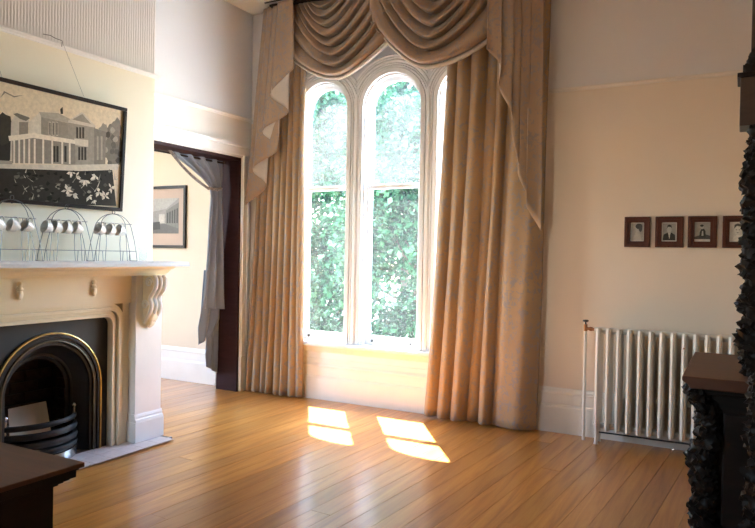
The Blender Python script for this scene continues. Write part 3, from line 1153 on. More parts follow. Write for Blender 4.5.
# firebox of sooty bricks
fbx = MB()
fbx.box(XL+0.02, XL+0.04, FO0+0.02, FO1-0.02, 0.0, FOZ-0.02)
fbx.box(XL+0.04, XF-0.165, FO0+0.02, FO0+0.04, 0.0, FOZ-0.02)
fbx.box(XL+0.04, XF-0.165, FO1-0.04, FO1-0.02, 0.0, FOZ-0.02)
fbx.box(XL+0.04, XF-0.165, FO0+0.04, FO1-0.04, FOZ-0.04, FOZ-0.02)
fbx.box(XL+0.04, XF-0.165, FO0+0.04, FO1-0.04, 0.0, 0.10)
fb = build('firebox', fbx, M['mortar'], ins)
bk = MB().box(-0.012, 0.012, -0.105, 0.105, -0.034, 0.034)
bme = None
rk = random.Random(9)
for row in range(10):
    for cidx in range(4):
        yy = FO0+0.12 + cidx*0.22 - (0.11 if row % 2 else 0)
        zz = 0.14 + row*0.078
        if yy+0.105 > FO1-0.04 or yy-0.105 < FO0+0.03: continue
        if bme is None:
            o = build('brick', MB().box(-0.012, 0.012, -0.105, 0.105, -0.034, 0.034), M['brick'], None, origin=(0, 0, 0))
            bme = o.data
        else:
            o = bpy.data.objects.new('brick', bme)
            COL.objects.link(o)
        o.parent = fb
        o.location = Vector((XL+0.05+rk.uniform(-.004, .004), yy, zz)) - OFF[ins.name]
for row in range(10):
    for cidx in range(2):
        xx = XL+0.14 + cidx*0.17 - (0.05 if row % 2 else 0)
        o = bpy.data.objects.new('brick', bme)
        COL.objects.link(o)
        o.parent = fb
        o.scale = (1, 0.74, 1)
        o.rotation_euler = (0, 0, pi/2)
        o.location = Vector((xx+0.005, FO1-0.048+rk.uniform(-.003, .003), 0.14+row*0.078)) - OFF[ins.name]
# bowed grate bars
for zz, bulge, rr in ((0.275, 0.125, 0.013), (0.215, 0.150, 0.016), (0.155, 0.165, 0.016), (0.105, 0.175, 0.013)):
    pts = []
    for i in range(21):
        t = -1+2*i/20
        pts.append((XF-0.105+bulge*(1-t*t)**0.8, FC+0.275*t, zz))
    build('grate_bar', MB().tube(pts, rr, 8, flat=1.5), M['iron'], ins, smooth=True)
for yy in (-0.255, 0.255):
    build('grate_upright', MB().tube([(XF-0.09, FC+yy, 0.02), (XF-0.09, FC+yy, 0.33)], 0.013, 8).lump((XF-0.09, FC+yy, 0.345), (0.018, 0.018, 0.02), 0, 1, 0), M['steel'], ins, smooth=True)
pts = [(XF-0.105+0.185*(1-(-1+i/10)**2)**0.8, FC+0.275*(-1+i/10)) for i in range(21)]
ash = MB()
ash.ring([(x, y) for x, y in pts], [(x+0.012, y) for x, y in pts], 2, 0.022, 0.085)
build('ash_guard', ash, M['steel'], ins)
build('grate_floor', MB().prism([(x-0.02, y) for x, y in pts], 2, 0.10, 0.115), M['iron'], ins)

# card leaning in the grate
cdv = []
qa, qb, qc, qd = hit(8.5, 409, 0, -4.32), hit(46, 401, 0, -4.32), hit(51, 431, 0, -4.25), hit(10, 440, 0, -4.25)
cdb = MB()
cdn = Vector((0.006, 0, 0.002))
cdb.add([qa, qb, qc, qd, qa-cdn, qb-cdn, qc-cdn, qd-cdn], [(0, 1, 2, 3), (7, 6, 5, 4), (0, 4, 5, 1), (1, 5, 6, 2), (2, 6, 7, 3), (3, 7, 4, 0)])
tag(build('card_sheet', cdb, M['board']), 'pale blank card propped inside the fireplace grate', 'card')

# hearth with tiles
HX = -3.845
he = thing('hearth', (-3.95, FC, 0), 'low tiled hearth on the floor below the fireplace', 'hearth')
build('slab', MB().box(BX+0.0, HX, FC-0.885, FC+0.885, 0.0005, 0.010), M['grout'], he)
tme = None
for i in range(12):
    for j in range(2):
        ty = FC-0.885+0.0125+i*0.1433+0.0717
        tx = -4.075+j*0.145+0.0725 - 0.001
        if tme is None:
            o = build('tile', MB().box(-0.0705, 0.0705, -0.0700, 0.0700, 0, 0.006), M['tile'], None, origin=(0, 0, 0), bevel=0.0015)
            tme = o.data
        else:
            o = bpy.data.objects.new('tile', tme)
            COL.objects.link(o)
        o.parent = he
        o.location = Vector((tx, ty, 0.010)) - OFF[he.name]
build('edge_strip', MB().box(HX-0.0135, HX, FC-0.885, FC+0.885, 0.010, 0.0165), M['tile'], he)

# ---- large framed photograph, leaning forward from the rail
PT = [hit(0, 80, 0, -4.085), hit(125.7, 107.8, 0, -4.085), hit(122, 211, 0, -4.125), hit(0, 205, 0, -4.125)]
tr_, br_ = PT[1], PT[2]
yR = (tr_.y+br_.y)/2
zT, zB = 2.515, 1.742
xT, xB = -4.085, -4.125
wph = 1.24
yL_ = yR-wph
up = Vector((xT-xB, 0, zT-zB)).normalized()
nrm = Vector((up.z, 0, -up.x))
O_ = Vector((xB, yL_, zB))
Hh = sqrt((xT-xB)**2+(zT-zB)**2)


def on_photo(px, py, lift=0.0):
    v = ray(px, py)
    t = (O_ - EYE).dot(nrm)/v.dot(nrm)
    return EYE + v*t + nrm*lift


lp = thing('framed_photograph', (BX, (yL_+yR)/2, zB), 'large sepia photograph of a two-storey villa in a thin black frame', 'picture')


def fr_box(mb, y0, y1, h0, h1, d0, d1):
    v = []
    for d in (d0, d1):
        for (y, h) in ((y0, h0), (y1, h0), (y1, h1), (y0, h1)):
            v.append(O_ + Vector((0, y-yL_, 0)) + up*h + nrm*d)
    mb.add(v, [(3, 2, 1, 0), (4, 5, 6, 7), (0, 1, 5, 4), (1, 2, 6, 5), (2, 3, 7, 6), (3, 0, 4, 7)])
    return mb


fwid = 0.026
fm = MB()
fr_box(fm, yL_, yR, 0, fwid, -0.012, 0.014)
fr_box(fm, yL_, yR, Hh-fwid, Hh, -0.012, 0.014)
fr_box(fm, yL_, yL_+fwid, fwid, Hh-fwid, -0.012, 0.014)
fr_box(fm, yR-fwid, yR, fwid, Hh-fwid, -0.012, 0.014)
build('frame', fm, M['frame_dark'], lp, bevel=0.003)
pr = MB()
# the print: flat patches of tone, drawn from far to near in the picture
LV = [0.0]


def patch(px, tone):
    LV[0] += 0.00006
    if isinstance(tone, (int, float)):
        tone = 1.5*tone**1.12
        tone = (tone*1.0, tone*0.88, tone*0.70)
    pr.add([on_photo(x, y, LV[0]) for x, y in px], [tuple(range(len(px)))], 0, tone)


ya_, yb2 = yL_+fwid, yR-fwid
pr.add([O_+Vector((0, ya_-yL_, 0))+up*fwid, O_+Vector((0, yb2-yL_, 0))+up*fwid, O_+Vector((0, yb2-yL_, 0))+up*(Hh-fwid), O_+Vector((0, ya_-yL_, 0))+up*(Hh-fwid)],
       [(0, 1, 2, 3)], 0, (0.74, 0.62, 0.44))
SKY = (0.56, 0.47, 0.35)
rp = random.Random(5)


def blob(cx, cy, rx, ry, tone, n=14, rag=0.25):
    patch([(cx+rx*(1+rp.uniform(-rag, rag))*cos(2*pi*i/n), cy+ry*(1+rp.uniform(-rag, rag))*sin(2*pi*i/n)) for i in range(n)], tone)


# trees behind, lawn, dark garden
blob(-6, 140, 18, 28, 0.045)
blob(4, 128, 9, 15, 0.06)
blob(112, 146, 11, 20, 0.17)
blob(104, 132, 5, 8, 0.24)
blob(116, 128, 5, 9, 0.20)
for k in range(14):
    blob(108+rp.uniform(-6, 12), 146+rp.uniform(-16, 18), 2.5, 3, rp.choice([0.08, 0.12, 0.3]), 8)
patch([(0, 98), (4, 91), (14, 96), (24, 95), (14, 97.5), (5, 93)], 0.22)
# villa: left wing
patch([(11, 122), (16, 113), (29, 117), (29, 123), (22, 124), (22, 162), (10, 160)], 0.44)
patch([(13, 114), (17, 113), (30, 118), (26, 121), (20, 119)], 0.16)
patch([(19, 122), (28, 122), (28, 136), (19, 136)], 0.22)
# main block
patch([(29, 122), (40, 112), (42, 112), (42, 160), (29, 160)], 0.50)
patch([(41, 117), (68, 123), (68, 165), (41, 162)], 0.25)
patch([(39, 112), (58, 113), (70, 119), (69, 123), (41, 117)], 0.34)
patch([(60, 109), (62.5, 107), (63, 114), (60.5, 114)], 0.06)
patch([(68, 121), (82, 112), (95, 126), (94, 165), (68, 165)], 0.27)
patch([(68, 120.5), (82, 112), (95.5, 126), (94, 127.5), (68, 122.5)], 0.46)
patch([(72, 119.5), (82, 114), (91, 124)], 0.26)
patch([(94, 128), (106, 132), (105, 165), (94, 165)], 0.20)
for x in (48.5, 52, 55.5):
    patch([(x, 121.5), (x+2.4, 122), (x+2.4, 136), (x, 135.6)], 0.40)
    patch([(x+.5, 122.5), (x+1.9, 122.9), (x+1.9, 135), (x+.5, 134.6)], 0.15)
for x in (76, 79, 82):
    patch([(x, 127), (x+2, 127.4), (x+2, 138.5), (x, 138)], 0.07)
for x in (78, 81, 84):
    patch([(x, 147), (x+2.1, 147.2), (x+2.1, 160), (x, 160)], 0.06)
patch([(74, 138.5), (88, 140), (88, 147), (74, 145)], 0.48)
for x in (96.5, 100.5):
    patch([(x, 136), (x+1.8, 136.5), (x+1.8, 160), (x, 160)], 0.30)
# verandah
patch([(8, 136), (33, 133), (75, 140), (75, 144), (33, 138), (9, 141)], 0.58)
patch([(12, 141), (33, 138), (75, 144), (75, 164), (12, 163)], 0.22)
for x in (13, 18, 23, 28, 33.5, 42, 51, 61, 68.5):
    patch([(x, 139), (x+1.8, 139), (x+1.8, 164), (x, 164)], 0.56)
for x in (53, 56, 64):
    patch([(x, 146), (x+2.2, 146), (x+2.2, 162), (x, 162)], 0.05)
patch([(-9, 160), (12, 161), (12, 166), (-9, 166)], 0.30)
# path and garden
patch([(-12, 164), (60, 165), (118, 164), (118, 170), (60, 171), (-12, 170)], 0.47)
patch([(-14, 168), (40, 169.5), (80, 171), (112, 170), (116, 206), (-14, 202)], 0.040)
for k in range(70):
    x, y = rp.uniform(-6, 112), rp.uniform(171, 203)
    blob(x, y, rp.uniform(1, 3), rp.uniform(0.6, 2), rp.choice([0.02, 0.025, 0.09, 0.13, 0.22]), 7, 0.4)
for k in range(26):
    x, y = rp.choice([rp.uniform(8, 40), rp.uniform(70, 116)]), rp.uniform(172, 200)
    a, L = rp.uniform(-2.6, -0.5), rp.uniform(4, 9)
    patch([(x-.5, y), (x+L*cos(a), y+L*sin(a)), (x+.6, y+.3)], rp.choice([0.30, 0.2, 0.42]))
for (x, y, s) in ((71, 172, 5), (75, 176, 6), (84, 180, 6), (66, 190, 7), (72, 194, 6), (95, 176, 6), (98, 192, 6), (104, 196, 5), (110, 188, 5), (88, 196, 5), (93, 200, 4)):
    # lily-like flower head: a few drooping petals of uneven length
    for q in range(5):
        a = rp.uniform(0.1, 2.9) + (0 if rp.random() < 0.75 else pi)
        L = s*rp.uniform(0.7, 1.25)
        c_, d_ = cos(a), sin(a)
        w = s*rp.uniform(0.16, 0.28)
        patch([(x, y), (x+L*.5*c_-w*d_, y+L*.5*d_+w*c_), (x+L*c_, y+L*d_), (x+L*.5*c_+w*d_, y+L*.5*d_-w*c_)], rp.choice([0.5, 0.56, 0.42]))
build('print', pr, M['print'], lp)
wr = hit(62, 41, 0, BX+0.03)
build('hanging_wire', MB().tube([wr, on_photo(84, 97, 0.0)], 0.0009, 5), M['wire'], lp)
build('hanging_wire', MB().tube([(BX+0.03, wr.y-0.55, wr.z), on_photo(4, 84, 0.0)], 0.0009, 5), M['wire'], lp)
hk = hit(62, 41, 0, BX+0.045)
build('rail_hook', MB().tube([(BX+0.045, hk.y-0.14, ZR+0.034), (BX+0.047, hk.y-0.09, ZR+0.040), (BX+0.046, hk.y-0.05, ZR+0.032), (BX+0.047, hk.y, ZR+0.030), (BX+0.043, hk.y, ZR-0.01)], 0.0022, 6), M['wire'], lp, smooth=True)

# ---- wire cup racks on the shelf
RX = -4.0


def rack(yc, label, top, hw=0.188):
    t = thing('cup_rack', (RX, yc, ZS), label, 'cup rack', 'wire cup racks on the mantel shelf')
    w = 0.0023
    for dx in (-0.035, 0.035):
        pts = []
        for i in range(25):
            a = pi*i/24
            pts.append((RX+dx*(1-0.8*sin(a)), yc-0.135*cos(a), 1.60+(top-1.60)*sin(a)))
        left = [(RX+dx, yc-hw, ZS+w), (RX+dx, yc-hw+0.006, ZS+0.05), (RX+dx, yc-0.160, 1.52)]
        right = [(RX+dx, yc+0.160, 1.52), (RX+dx, yc+hw-0.006, ZS+0.05), (RX+dx, yc+hw, ZS+w)]
        build('arch_wire', MB().tube(left+pts+right, w, 5), M['wire'], t, smooth=True)
    for dx in (-0.035, 0.035):
        build('rail_wire', MB().tube([(RX+dx, yc-hw+0.008, 1.444), (RX+dx, yc+hw-0.008, 1.444)], w, 5), M['wire'], t)
        for s in (-1, 1):
            build('strut_wire', MB().tube([(RX+dx*0.6, yc+s*0.085, 1.640), (RX+dx, yc+s*0.088, 1.50), (RX+dx, yc+s*0.098, ZS+w), (RX+dx, yc+s*0.115, ZS+w), (RX+dx, yc+s*0.120, 1.444)], w, 5), M['wire'], t, smooth=True)
    for s in (-1, 1):
        build('foot_wire', MB().tube([(RX-0.035, yc+s*hw, ZS+w), (RX+0.035, yc+s*hw, ZS+w)], w, 5), M['wire'], t)
    build('cup_rod', MB().tube([(RX+0.018, yc-0.150, 1.642), (RX+0.018, yc+0.150, 1.642)], 0.0022, 6), M['wire'], t)
    lo = [(RX, yc+0.012*cos(a), top+0.012+0.014*sin(a)) for a in [pi*2*i/14 - pi/2 for i in range(15)]]
    build('finial_loop', MB().tube(lo, w, 5), M['wire'], t, smooth=True)
    return t


RY = [(2.600, 1.755), (2.985, 1.722), (3.370, 1.712)]
rack(RY[0][0], 'wire cup rack on the mantel shelf, nearest the left edge of the photo', RY[0][1])
rack(RY[1][0], 'wire cup rack on the mantel shelf, middle of the three', RY[1][1])
rack(RY[2][0], 'wire cup rack on the mantel shelf, nearest the shelf end by the window', RY[2][1])

cup_me, han_me = None, None
CUPS = [(0, -0.075), (0, 0.015), (0, 0.112), (1, -0.135), (1, -0.068), (1, 0.010), (1, 0.088), (2, -0.105), (2, -0.02), (2, 0.066)]
CLAB = ['left cup on the leftmost rack', 'middle cup on the leftmost rack', 'right cup on the leftmost rack',
        'leftmost cup on the middle rack', 'second cup from the left on the middle rack', 'third cup from the left on the middle rack', 'rightmost cup on the middle rack',
        'left cup on the rack nearest the window', 'middle cup on the rack nearest the window', 'right cup on the rack nearest the window']
rc = random.Random(2)
for (ri, dy), cl in zip(CUPS, CLAB):
    yc = RY[ri][0]+dy
    if cup_me is None:
        prof = [(0.0005, 0.0), (0.018, 0.0), (0.019, 0.004), (0.030, 0.016), (0.037, 0.034), (0.040, 0.052), (0.043, 0.062),
                (0.041, 0.062), (0.038, 0.052), (0.035, 0.034), (0.028, 0.018), (0.016, 0.007), (0.0005, 0.006)]
        o = build('teacup', MB().lathe(prof, (0, 0, -0.035), (0, 0, 1), 18), M['china'], None, smooth=True, origin=(0, 0, 0))
        cup_me = o.data
        hp = [(0.036+0.024*sin(a), 0, -0.035+0.036+0.019*cos(a)) for a in [pi*i/10 for i in range(11)]]
        h = build('handle', MB().tube(hp, 0.0038, 6), M['china'], o, smooth=True)
        han_me = h.data
    else:
        o = bpy.data.objects.new('teacup', cup_me)
        COL.objects.link(o)
        h = bpy.data.objects.new('handle', han_me)
        COL.objects.link(h)
        h.parent = o
    # mouth (local +Z) looks left and slightly up-room; handle (local +X) points up to the rod
    zax = Vector((-0.06+rc.uniform(-.08, .08), -0.96, 0.30+rc.uniform(-.06, .06))).normalized()
    xax = (Vector((0, 0, 1)) - zax*zax.z).normalized()
    yax = zax.cross(xax)
    mm = Matrix((xax, yax, zax)).transposed().to_4x4()
    rod = Vector((RX+0.018, yc, 1.642))
    mm.translation = rod - xax*0.0535 - zax*0.001
    o.matrix_world = mm
    tag(o, 'white china teacup hanging by its handle, ' + cl, 'cup', 'teacups hanging on the wire racks')

gp = [(0.0005, 0), (0.026, 0), (0.028, 0.004), (0.034, 0.10), (0.032, 0.10), (0.026, 0.008), (0.0005, 0.007)]
tag(build('glass_tumbler', MB().lathe(gp, (-4.06, 3.70, ZS), (0, 0, 1), 20), M['tumbler'], smooth=True), 'small clear glass tumbler at the window end of the mantel shelf', 'glass')

# ================================================================== PICTURES
def mini_frame(x0, x1, z0, z1, label, draw, fw=0.046):
    t = thing('portrait_frame', ((x0+x1)/2, YB, z0), label, 'picture', 'small framed portraits in a row')
    y0, y1 = YB-0.022, YB
    mb = MB()
    out = [(x0, z0), (x1, z0), (x1, z1), (x0, z1)]
    inn = [(x0+fw, z0+fw), (x1-fw, z0+fw), (x1-fw, z1-fw), (x0+fw, z1-fw)]
    mid = [(x0+fw*.55, z0+fw*.55), (x1-fw*.55, z0+fw*.55), (x1-fw*.55, z1-fw*.55), (x0+fw*.55, z1-fw*.55)]
    mb.ring(mid, out, 1, y0, y1, closed=True)
    mb.ring(inn, mid, 1, y0+0.007, y1, closed=True)
    build('frame', mb, M['frame_red'], t, bevel=0.003)
    p = MB()
    W, H = x1-x0-2*fw, z1-z0-2*fw
    lev = [0]

    def pt(pts, tone):
        lev[0] += 0.0002
        if isinstance(tone, (int, float)):
            tone = (tone, tone*0.93, tone*0.82)
        p.add([(x0+fw+W*a, YB-0.008-lev[0], z0+fw+H*b) for a, b in pts], [tuple(range(len(pts)))], 0, tone)

    def el(cx, cy, rx, ry, tone, n=16):
        pt([(cx+rx*cos(2*pi*i/n), cy+ry*sin(2*pi*i/n)) for i in range(n)], tone)
    pt([(0, 0), (1, 0), (1, 1), (0, 1)], 0.62)
    draw(pt, el)
    build('print', p, M['print2'], t)


def d1(pt, el):
    pt([(.05, .04), (.95, .04), (.95, .96), (.05, .96)], 0.40)
    pt([(.2, .04), (.85, .04), (.75, .35), (.62, .5), (.4, .48), (.25, .3)], 0.5)
    el(.55, .62, .17, .19, .46); el(.62, .80, .26, .15, .06); el(.74, .68, .13, .18, .07)


def d2(pt, el):
    pt([(.06, .05), (.94, .05), (.94, .95), (.06, .95)], 0.36)
    pt([(.08, .05), (.92, .05), (.88, .35), (.65, .46), (.38, .46), (.12, .35)], 0.05)
    pt([(.42, .46), (.60, .46), (.52, .12)], 0.6); pt([(.36, .38), (.50, .33), (.66, .38), (.66, .28), (.50, .33), (.36, .28)], 0.04)
    el(.5, .64, .16, .20, .5); pt([(.33, .66), (.38, .84), (.5, .89), (.64, .84), (.68, .66), (.6, .76), (.42, .77)], 0.05)


def d3(pt, el):
    pt([(.0, .12), (1, .12), (1, .98), (.0, .98)], 0.36)
    pt([(.0, .12), (1, .12), (1, .30), (.7, .38), (.2, .30), (0, .24)], 0.10)
    pt([(.3, .2), (.72, .2), (.7, .55), (.6, .66), (.44, .66), (.34, .5)], 0.06)
    el(.48, .74, .11, .10, .45); el(.46, .82, .12, .06, .06); pt([(.45, .3), (.58, .3), (.55, .55), (.48, .55)], 0.5)


def d4(pt, el):
    pt([(.05, .04), (.95, .04), (.95, .96), (.05, .96)], 0.62)
    el(.5, .6, .22, .24, .68); pt([(.28, .66), (.3, .86), (.5, .93), (.75, .86), (.76, .62), (.68, .76), (.45, .8)], 0.10)
    pt([(.15, .04), (.9, .04), (.8, .28), (.5, .36), (.25, .25)], 0.72); el(.42, .60, .04, .02, .1); el(.60, .60, .04, .02, .1); el(.5, .46, .06, .02, .25)


for (x0, x1), lab, dd in (((-0.824, -0.634), 'small red-brown framed portrait of a person in profile, leftmost above the radiator', d1),
                          ((-0.597, -0.398), 'small red-brown framed portrait of a person in dark jacket and bow tie', d2),
                          ((-0.366, -0.168), 'small red-brown framed portrait of a dark seated figure, third above the radiator', d3),
                          ((-0.131, 0.067), 'small red-brown framed pale portrait half hidden behind the carved sideboard', d4)):
    mini_frame(x0, x1, 1.545, 1.783, lab, dd)

# picture in the adjoining room
af = thing('framed_picture', (-5.80, YB-0.03, 1.49), 'dark framed picture with a wide beige mount seen through the doorway', 'picture')
x0, x1, z0, z1 = -6.12, -5.475, 1.485, 2.19
yw = YB-0.03
fo = [(x0, z0), (x1, z0), (x1, z1), (x0, z1)]
fi = [(x0+.032, z0+.032), (x1-.032, z0+.032), (x1-.032, z1-.032), (x0+.032, z1-.032)]
build('frame', MB().ring(fi, fo, 1, yw-0.026, yw, closed=True), M['frame_dark'], af, bevel=0.003)
build('mount', MB().box(x0+.030, x1-.030, yw-0.010, yw-0.002, z0+.030, z1-.030), M['mount'], af)
ip = MB()
IX0, IX1, IZ0, IZ1 = -6.02, -5.585, 1.65, 2.05
lv = [0.0]


def ipatch(pts, tone):
    lv[0] += 0.0002
    ip.add([(IX0+(IX1-IX0)*a, yw-0.011-lv[0], IZ0+(IZ1-IZ0)*b) for a, b in pts], [tuple(range(len(pts)))], 0, (tone, tone*.93, tone*.86))


ipatch([(0, 0), (1, 0), (1, 1), (0, 1)], .30)
ipatch([(0, .62), (.55, .70), (1, 1), (0, 1)], .42)
ipatch([(.55, .25), (1, .12), (1, .88), (.55, .66)], .20)
for i in range(5):
    a = .58+i*.085
    ipatch([(a, .30), (a+.05, .29), (a+.05, .60+.03*i), (a, .58+.03*i)], .06)
ipatch([(0, 0), (1, 0), (1, .14), (.5, .28), (0, .24)], .14)
ipatch([(.3, .3), (.5, .3), (.5, .55), (.3, .55)], .5)
ipatch([(.05, .1), (.35, .12), (.33, .34), (.08, .32)], .07)
build('print', ip, M['print2'], af)

# ================================================================== RADIATOR
rd = thing('radiator', (-0.42, 5.50, 0), 'cream painted old column radiator below the small portraits', 'radiator')
NS, SP = 15, 0.0765
RX0 = -0.972
sec = MB()
# one section around x=0: front and back columns joined by rounded heads
yf_, yk = 5.440, 5.545
for yy, rr in ((yf_, 0.034), (yk, 0.034)):
    pts = [(0, yy, 0.115), (0, yy, 0.16), (0, yy, 0.86), (0, yy, 0.905)]
    sec.tube(pts, [rr*0.8, rr, rr, rr*0.75], 8, flat=0.62)
for zz in (0.135, 0.885):
    sec.tube([(0, yf_-0.012, zz), (0, yf_+0.03, zz), (0, yk-0.03, zz), (0, yk+0.012, zz)], [0.017, 0.022, 0.022, 0.017], 8)
    sec.tube([(-SP/2, 5.4925, zz), (SP/2, 5.4925, zz)], 0.024, 8)
sme = None
for i in range(NS):
    if sme is None:
        o = build('section', sec, M['radiator'], None, smooth=True, origin=(0, 0, 0))
        sme = o.data
    else:
        o = bpy.data.objects.new('section', sme)
        COL.objects.link(o)
    o.parent = rd
    o.location = Vector((RX0+i*SP, 0, 0)) - OFF[rd.name]
for i in (0, NS-1):
    for yy in (yf_, yk):
        x = RX0+i*SP
        build('foot', MB().tube([(x, yy, 0.12), (x, yy-0.004, 0.06), (x, yy-0.010, 0.02), (x, yy-0.014, 0.0)], [0.020, 0.013, 0.014, 0.020], 8), M['radiator'], rd, smooth=True)
pf = MB()
pf.tube([(-1.083, 5.50, 0.0), (-1.083, 5.50, 0.875)], 0.0115, 10)
build('supply_pipe', pf, M['radiator'], rd, smooth=True)
vb = MB()
vb.tube([(-1.083, 5.50, 0.872), (-1.083, 5.50, 0.925)], 0.015, 10)
vb.tube([(-1.083, 5.50, 0.893), (RX0-0.035, 5.4925, 0.888)], 0.012, 10)
vb.tube([(-1.05, 5.498, 0.891), (-1.03, 5.497, 0.890)], 0.018, 6)
build('valve', vb, M['copper'], rd, smooth=True)
vh = MB().tube([(-1.083, 5.50, 0.925), (-1.083, 5.50, 0.945)], 0.006, 8)
vh.lathe([(0.010, 0), (0.021, 0.003), (0.023, 0.010), (0.021, 0.016), (0.008, 0.018)], (-1.083, 5.50, 0.943), (0, 0, 1), 14)
build('hand_wheel', vh, M['black'], rd, smooth=True)
build('bleed_plug', MB().tube([(RX0+8*SP, yf_-0.036, 0.80), (RX0+8*SP, yf_-0.02, 0.80)], 0.006, 8), M['copper'], rd)
build('lower_rod', MB().tube([(RX0, yf_+0.04, 0.085), (RX0+14*SP, yf_+0.04, 0.085)], 0.006, 6), M['wire'], rd)

# ================================================================== SIDEBOARD (right)
CZ = 0.95
cl = hit(682, 376, 2, CZ)
SBX0, SBY0, SBY1 = cl.x, cl.y, 4.06
sb = thing('carved_sideboard', (0.2, 3.6, 0), 'tall black carved wooden sideboard at the right edge of the photo', 'sideboard')
tp_ = MB()
tp_.prism([(SBX0, CZ), (XR-0.04, CZ), (XR-0.04, CZ-0.05), (SBX0+0.03, CZ-0.05), (SBX0+0.025, CZ-0.034), (SBX0+0.008, CZ-0.024), (SBX0, CZ-0.018)], 1, SBY0, SBY1)
build('top', tp_, M['mahog'], sb, bevel=0.004)
bd = MB()
bd.box(SBX0+0.075, XR-0.04, SBY0+0.06, SBY1-0.05, 0.10, CZ-0.05)
bd.box(SBX0+0.045, XR-0.04, SBY0+0.03, SBY1-0.03, 0.0, 0.10)
bd.box(SBX0+0.035, XR-0.04, SBY0+0.025, SBY1-0.025, CZ-0.075, CZ-0.05)
build('carcase', bd, M['ebony'], sb, bevel=0.006)
for k in range(2):
    y0_ = SBY0+0.16+k*0.31
    build('door_panel', MB().box(SBX0+0.060, SBX0+0.078, y0_, y0_+0.28, 0.16, 0.78), M['ebony'], sb, bevel=0.008)
for k in range(2):
    x0_ = SBX0+0.16+k*0.30
    build('side_panel', MB().box(x0_, x0_+0.26, SBY0+0.046, SBY0+0.062, 0.16, 0.80), M['ebony'], sb, bevel=0.008)


def carve(prof, yc, wy, seed, depth, zfix=None):
    """carved corner post whose left outline follows (px, py, size)"""
    mb = MB()
    for i, (px, py, rz, rx) in enumerate(prof):
        p = hit(px, py, 1, yc)
        mb.lump((p.x+rx*0.92, yc, p.z), (rx, wy, rz), 0.55, 3.2, seed+i, 22, 14, 0.5, 0)
        mb.lump((p.x+rx*1.1, yc-wy*0.6, p.z-rz*0.6), (rx*0.7, wy*0.6, rz*0.7), 0.6, 3.6, seed+i+50, 16, 10, 0.8, 0)
    return mb


# carved pendant corner of the base: (left edge px, py, half height, half depth)
post = carve([(684.5, 389, 0.040, 0.050), (688, 399, 0.035, 0.05), (697, 414, 0.06, 0.045), (697, 431, 0.06, 0.05), (690, 447, 0.05, 0.055), (686.5, 458, 0.055, 0.06),
              (690, 474, 0.06, 0.055), (693, 490, 0.06, 0.05), (688, 509, 0.045, 0.06), (691, 524, 0.06, 0.06), (690, 545, 0.07, 0.06), (686, 562, 0.04, 0.065)], SBY0+0.06, 0.055, 10, 0)
build('carved_post', post, M['ebony'], sb, smooth=True)
pb2 = MB()
for i in range(9):
    z = 0.06+i*0.10
    pb2.lump((SBX0+0.075, SBY1-0.06, z), (0.055+0.012*(i % 2), 0.05, 0.06), 0.22, 3.5, 40+i, 12, 8, 0.3, 6)
build('carved_post', pb2, M['ebony'], sb, smooth=True)
# tall upper part: carved upright standing on the top
TY = 3.34
up_l = hit(746, 260, 1, TY).x
bu = MB().box(up_l+0.012, up_l+0.16, TY-0.05, TY+0.05, CZ, 2.62)
bu.box(up_l+0.10, XR-0.05, TY-0.02, SBY1-0.06, CZ, 2.45)
build('upright', bu, M['ebony'], sb, bevel=0.01)
ul = carve([(748, 141, 0.030, 0.03), (746, 152, 0.045, 0.035), (743, 169, 0.05, 0.045), (741, 184, 0.05, 0.05), (743, 202, 0.06, 0.045), (741.5, 238, 0.055, 0.055), (744, 222, 0.05, 0.045),
            (739.5, 268, 0.055, 0.06), (743, 252, 0.05, 0.045), (742, 288, 0.05, 0.045), (737.5, 305, 0.055, 0.065), (741, 323, 0.05, 0.05), (736, 340, 0.055, 0.07), (740, 356, 0.05, 0.05), (742, 368, 0.04, 0.05)], TY, 0.055, 60, 0)
build('carved_post', ul, M['ebony'], sb, smooth=True)
# bracket block with a brown panel near the top
c0 = hit(739.5, 78, 1, TY-0.06); c1 = hit(741.5, 126, 1, TY-0.06)
blk = MB()
blk.box(c0.x+0.004, c0.x+0.20, TY-0.07, TY+0.10, c1.z, c0.z)
o = build('panel_block', blk, M['ebony_panel'], sb, bevel=0.004)
build('moulded_cap', MB().box(c0.x-0.008, c0.x+0.21, TY-0.082, TY+0.112, c0.z, c0.z+0.018), M['ebony'], sb, bevel=0.003)
build('moulded_cap', MB().box(c0.x+0.012, c0.x+0.20, TY-0.06, TY+0.10, c0.z+0.018, c0.z+0.055), M['ebony'], sb, bevel=0.003)
for i in range(4):
    q = hit(744+i*3, 70-i*7, 1, TY-0.05) if i < 3 else hit(748, 131, 1, TY-0.06)
    build('leaf_carving', MB().lump((q.x+0.03, TY-0.05, q.z), (0.032, 0.04, 0.03), 0.25, 3.5, 90+i, 12, 8, 0.3, 5), M['ebony'], sb, smooth=True)
q = hit(752, 20, 1, TY)
build('finial_post', MB().box(q.x, q.x+0.08, TY-0.04, TY+0.04, c0.z+0.05, 2.75), M['ebony_panel'], sb, bevel=0.006)
# recessed nearer section with carved edge
NY = 2.95
nb = hit(752, 450, 1, NY).x
build('recessed_case', MB().box(nb+0.02, XR-0.04, NY-0.40, SBY0+0.05, 0.0, CZ-0.04), M['ebony'], sb, bevel=0.006)
nl = carve([(748.5, 383, 0.04, 0.04), (747, 398, 0.045, 0.045), (749, 412, 0.04, 0.04), (746, 428, 0.045, 0.055), (745, 442, 0.05, 0.06), (749, 458, 0.04, 0.045), (744.5, 478, 0.055, 0.06), (743, 495, 0.05, 0.065),
            (746, 512, 0.05, 0.055), (743, 530, 0.05, 0.06), (746, 548, 0.05, 0.06), (745, 566, 0.05, 0.06), (742, 582, 0.04, 0.07)], NY, 0.05, 120, 0)
build('carved_post', nl, M['ebony'], sb, smooth=True)

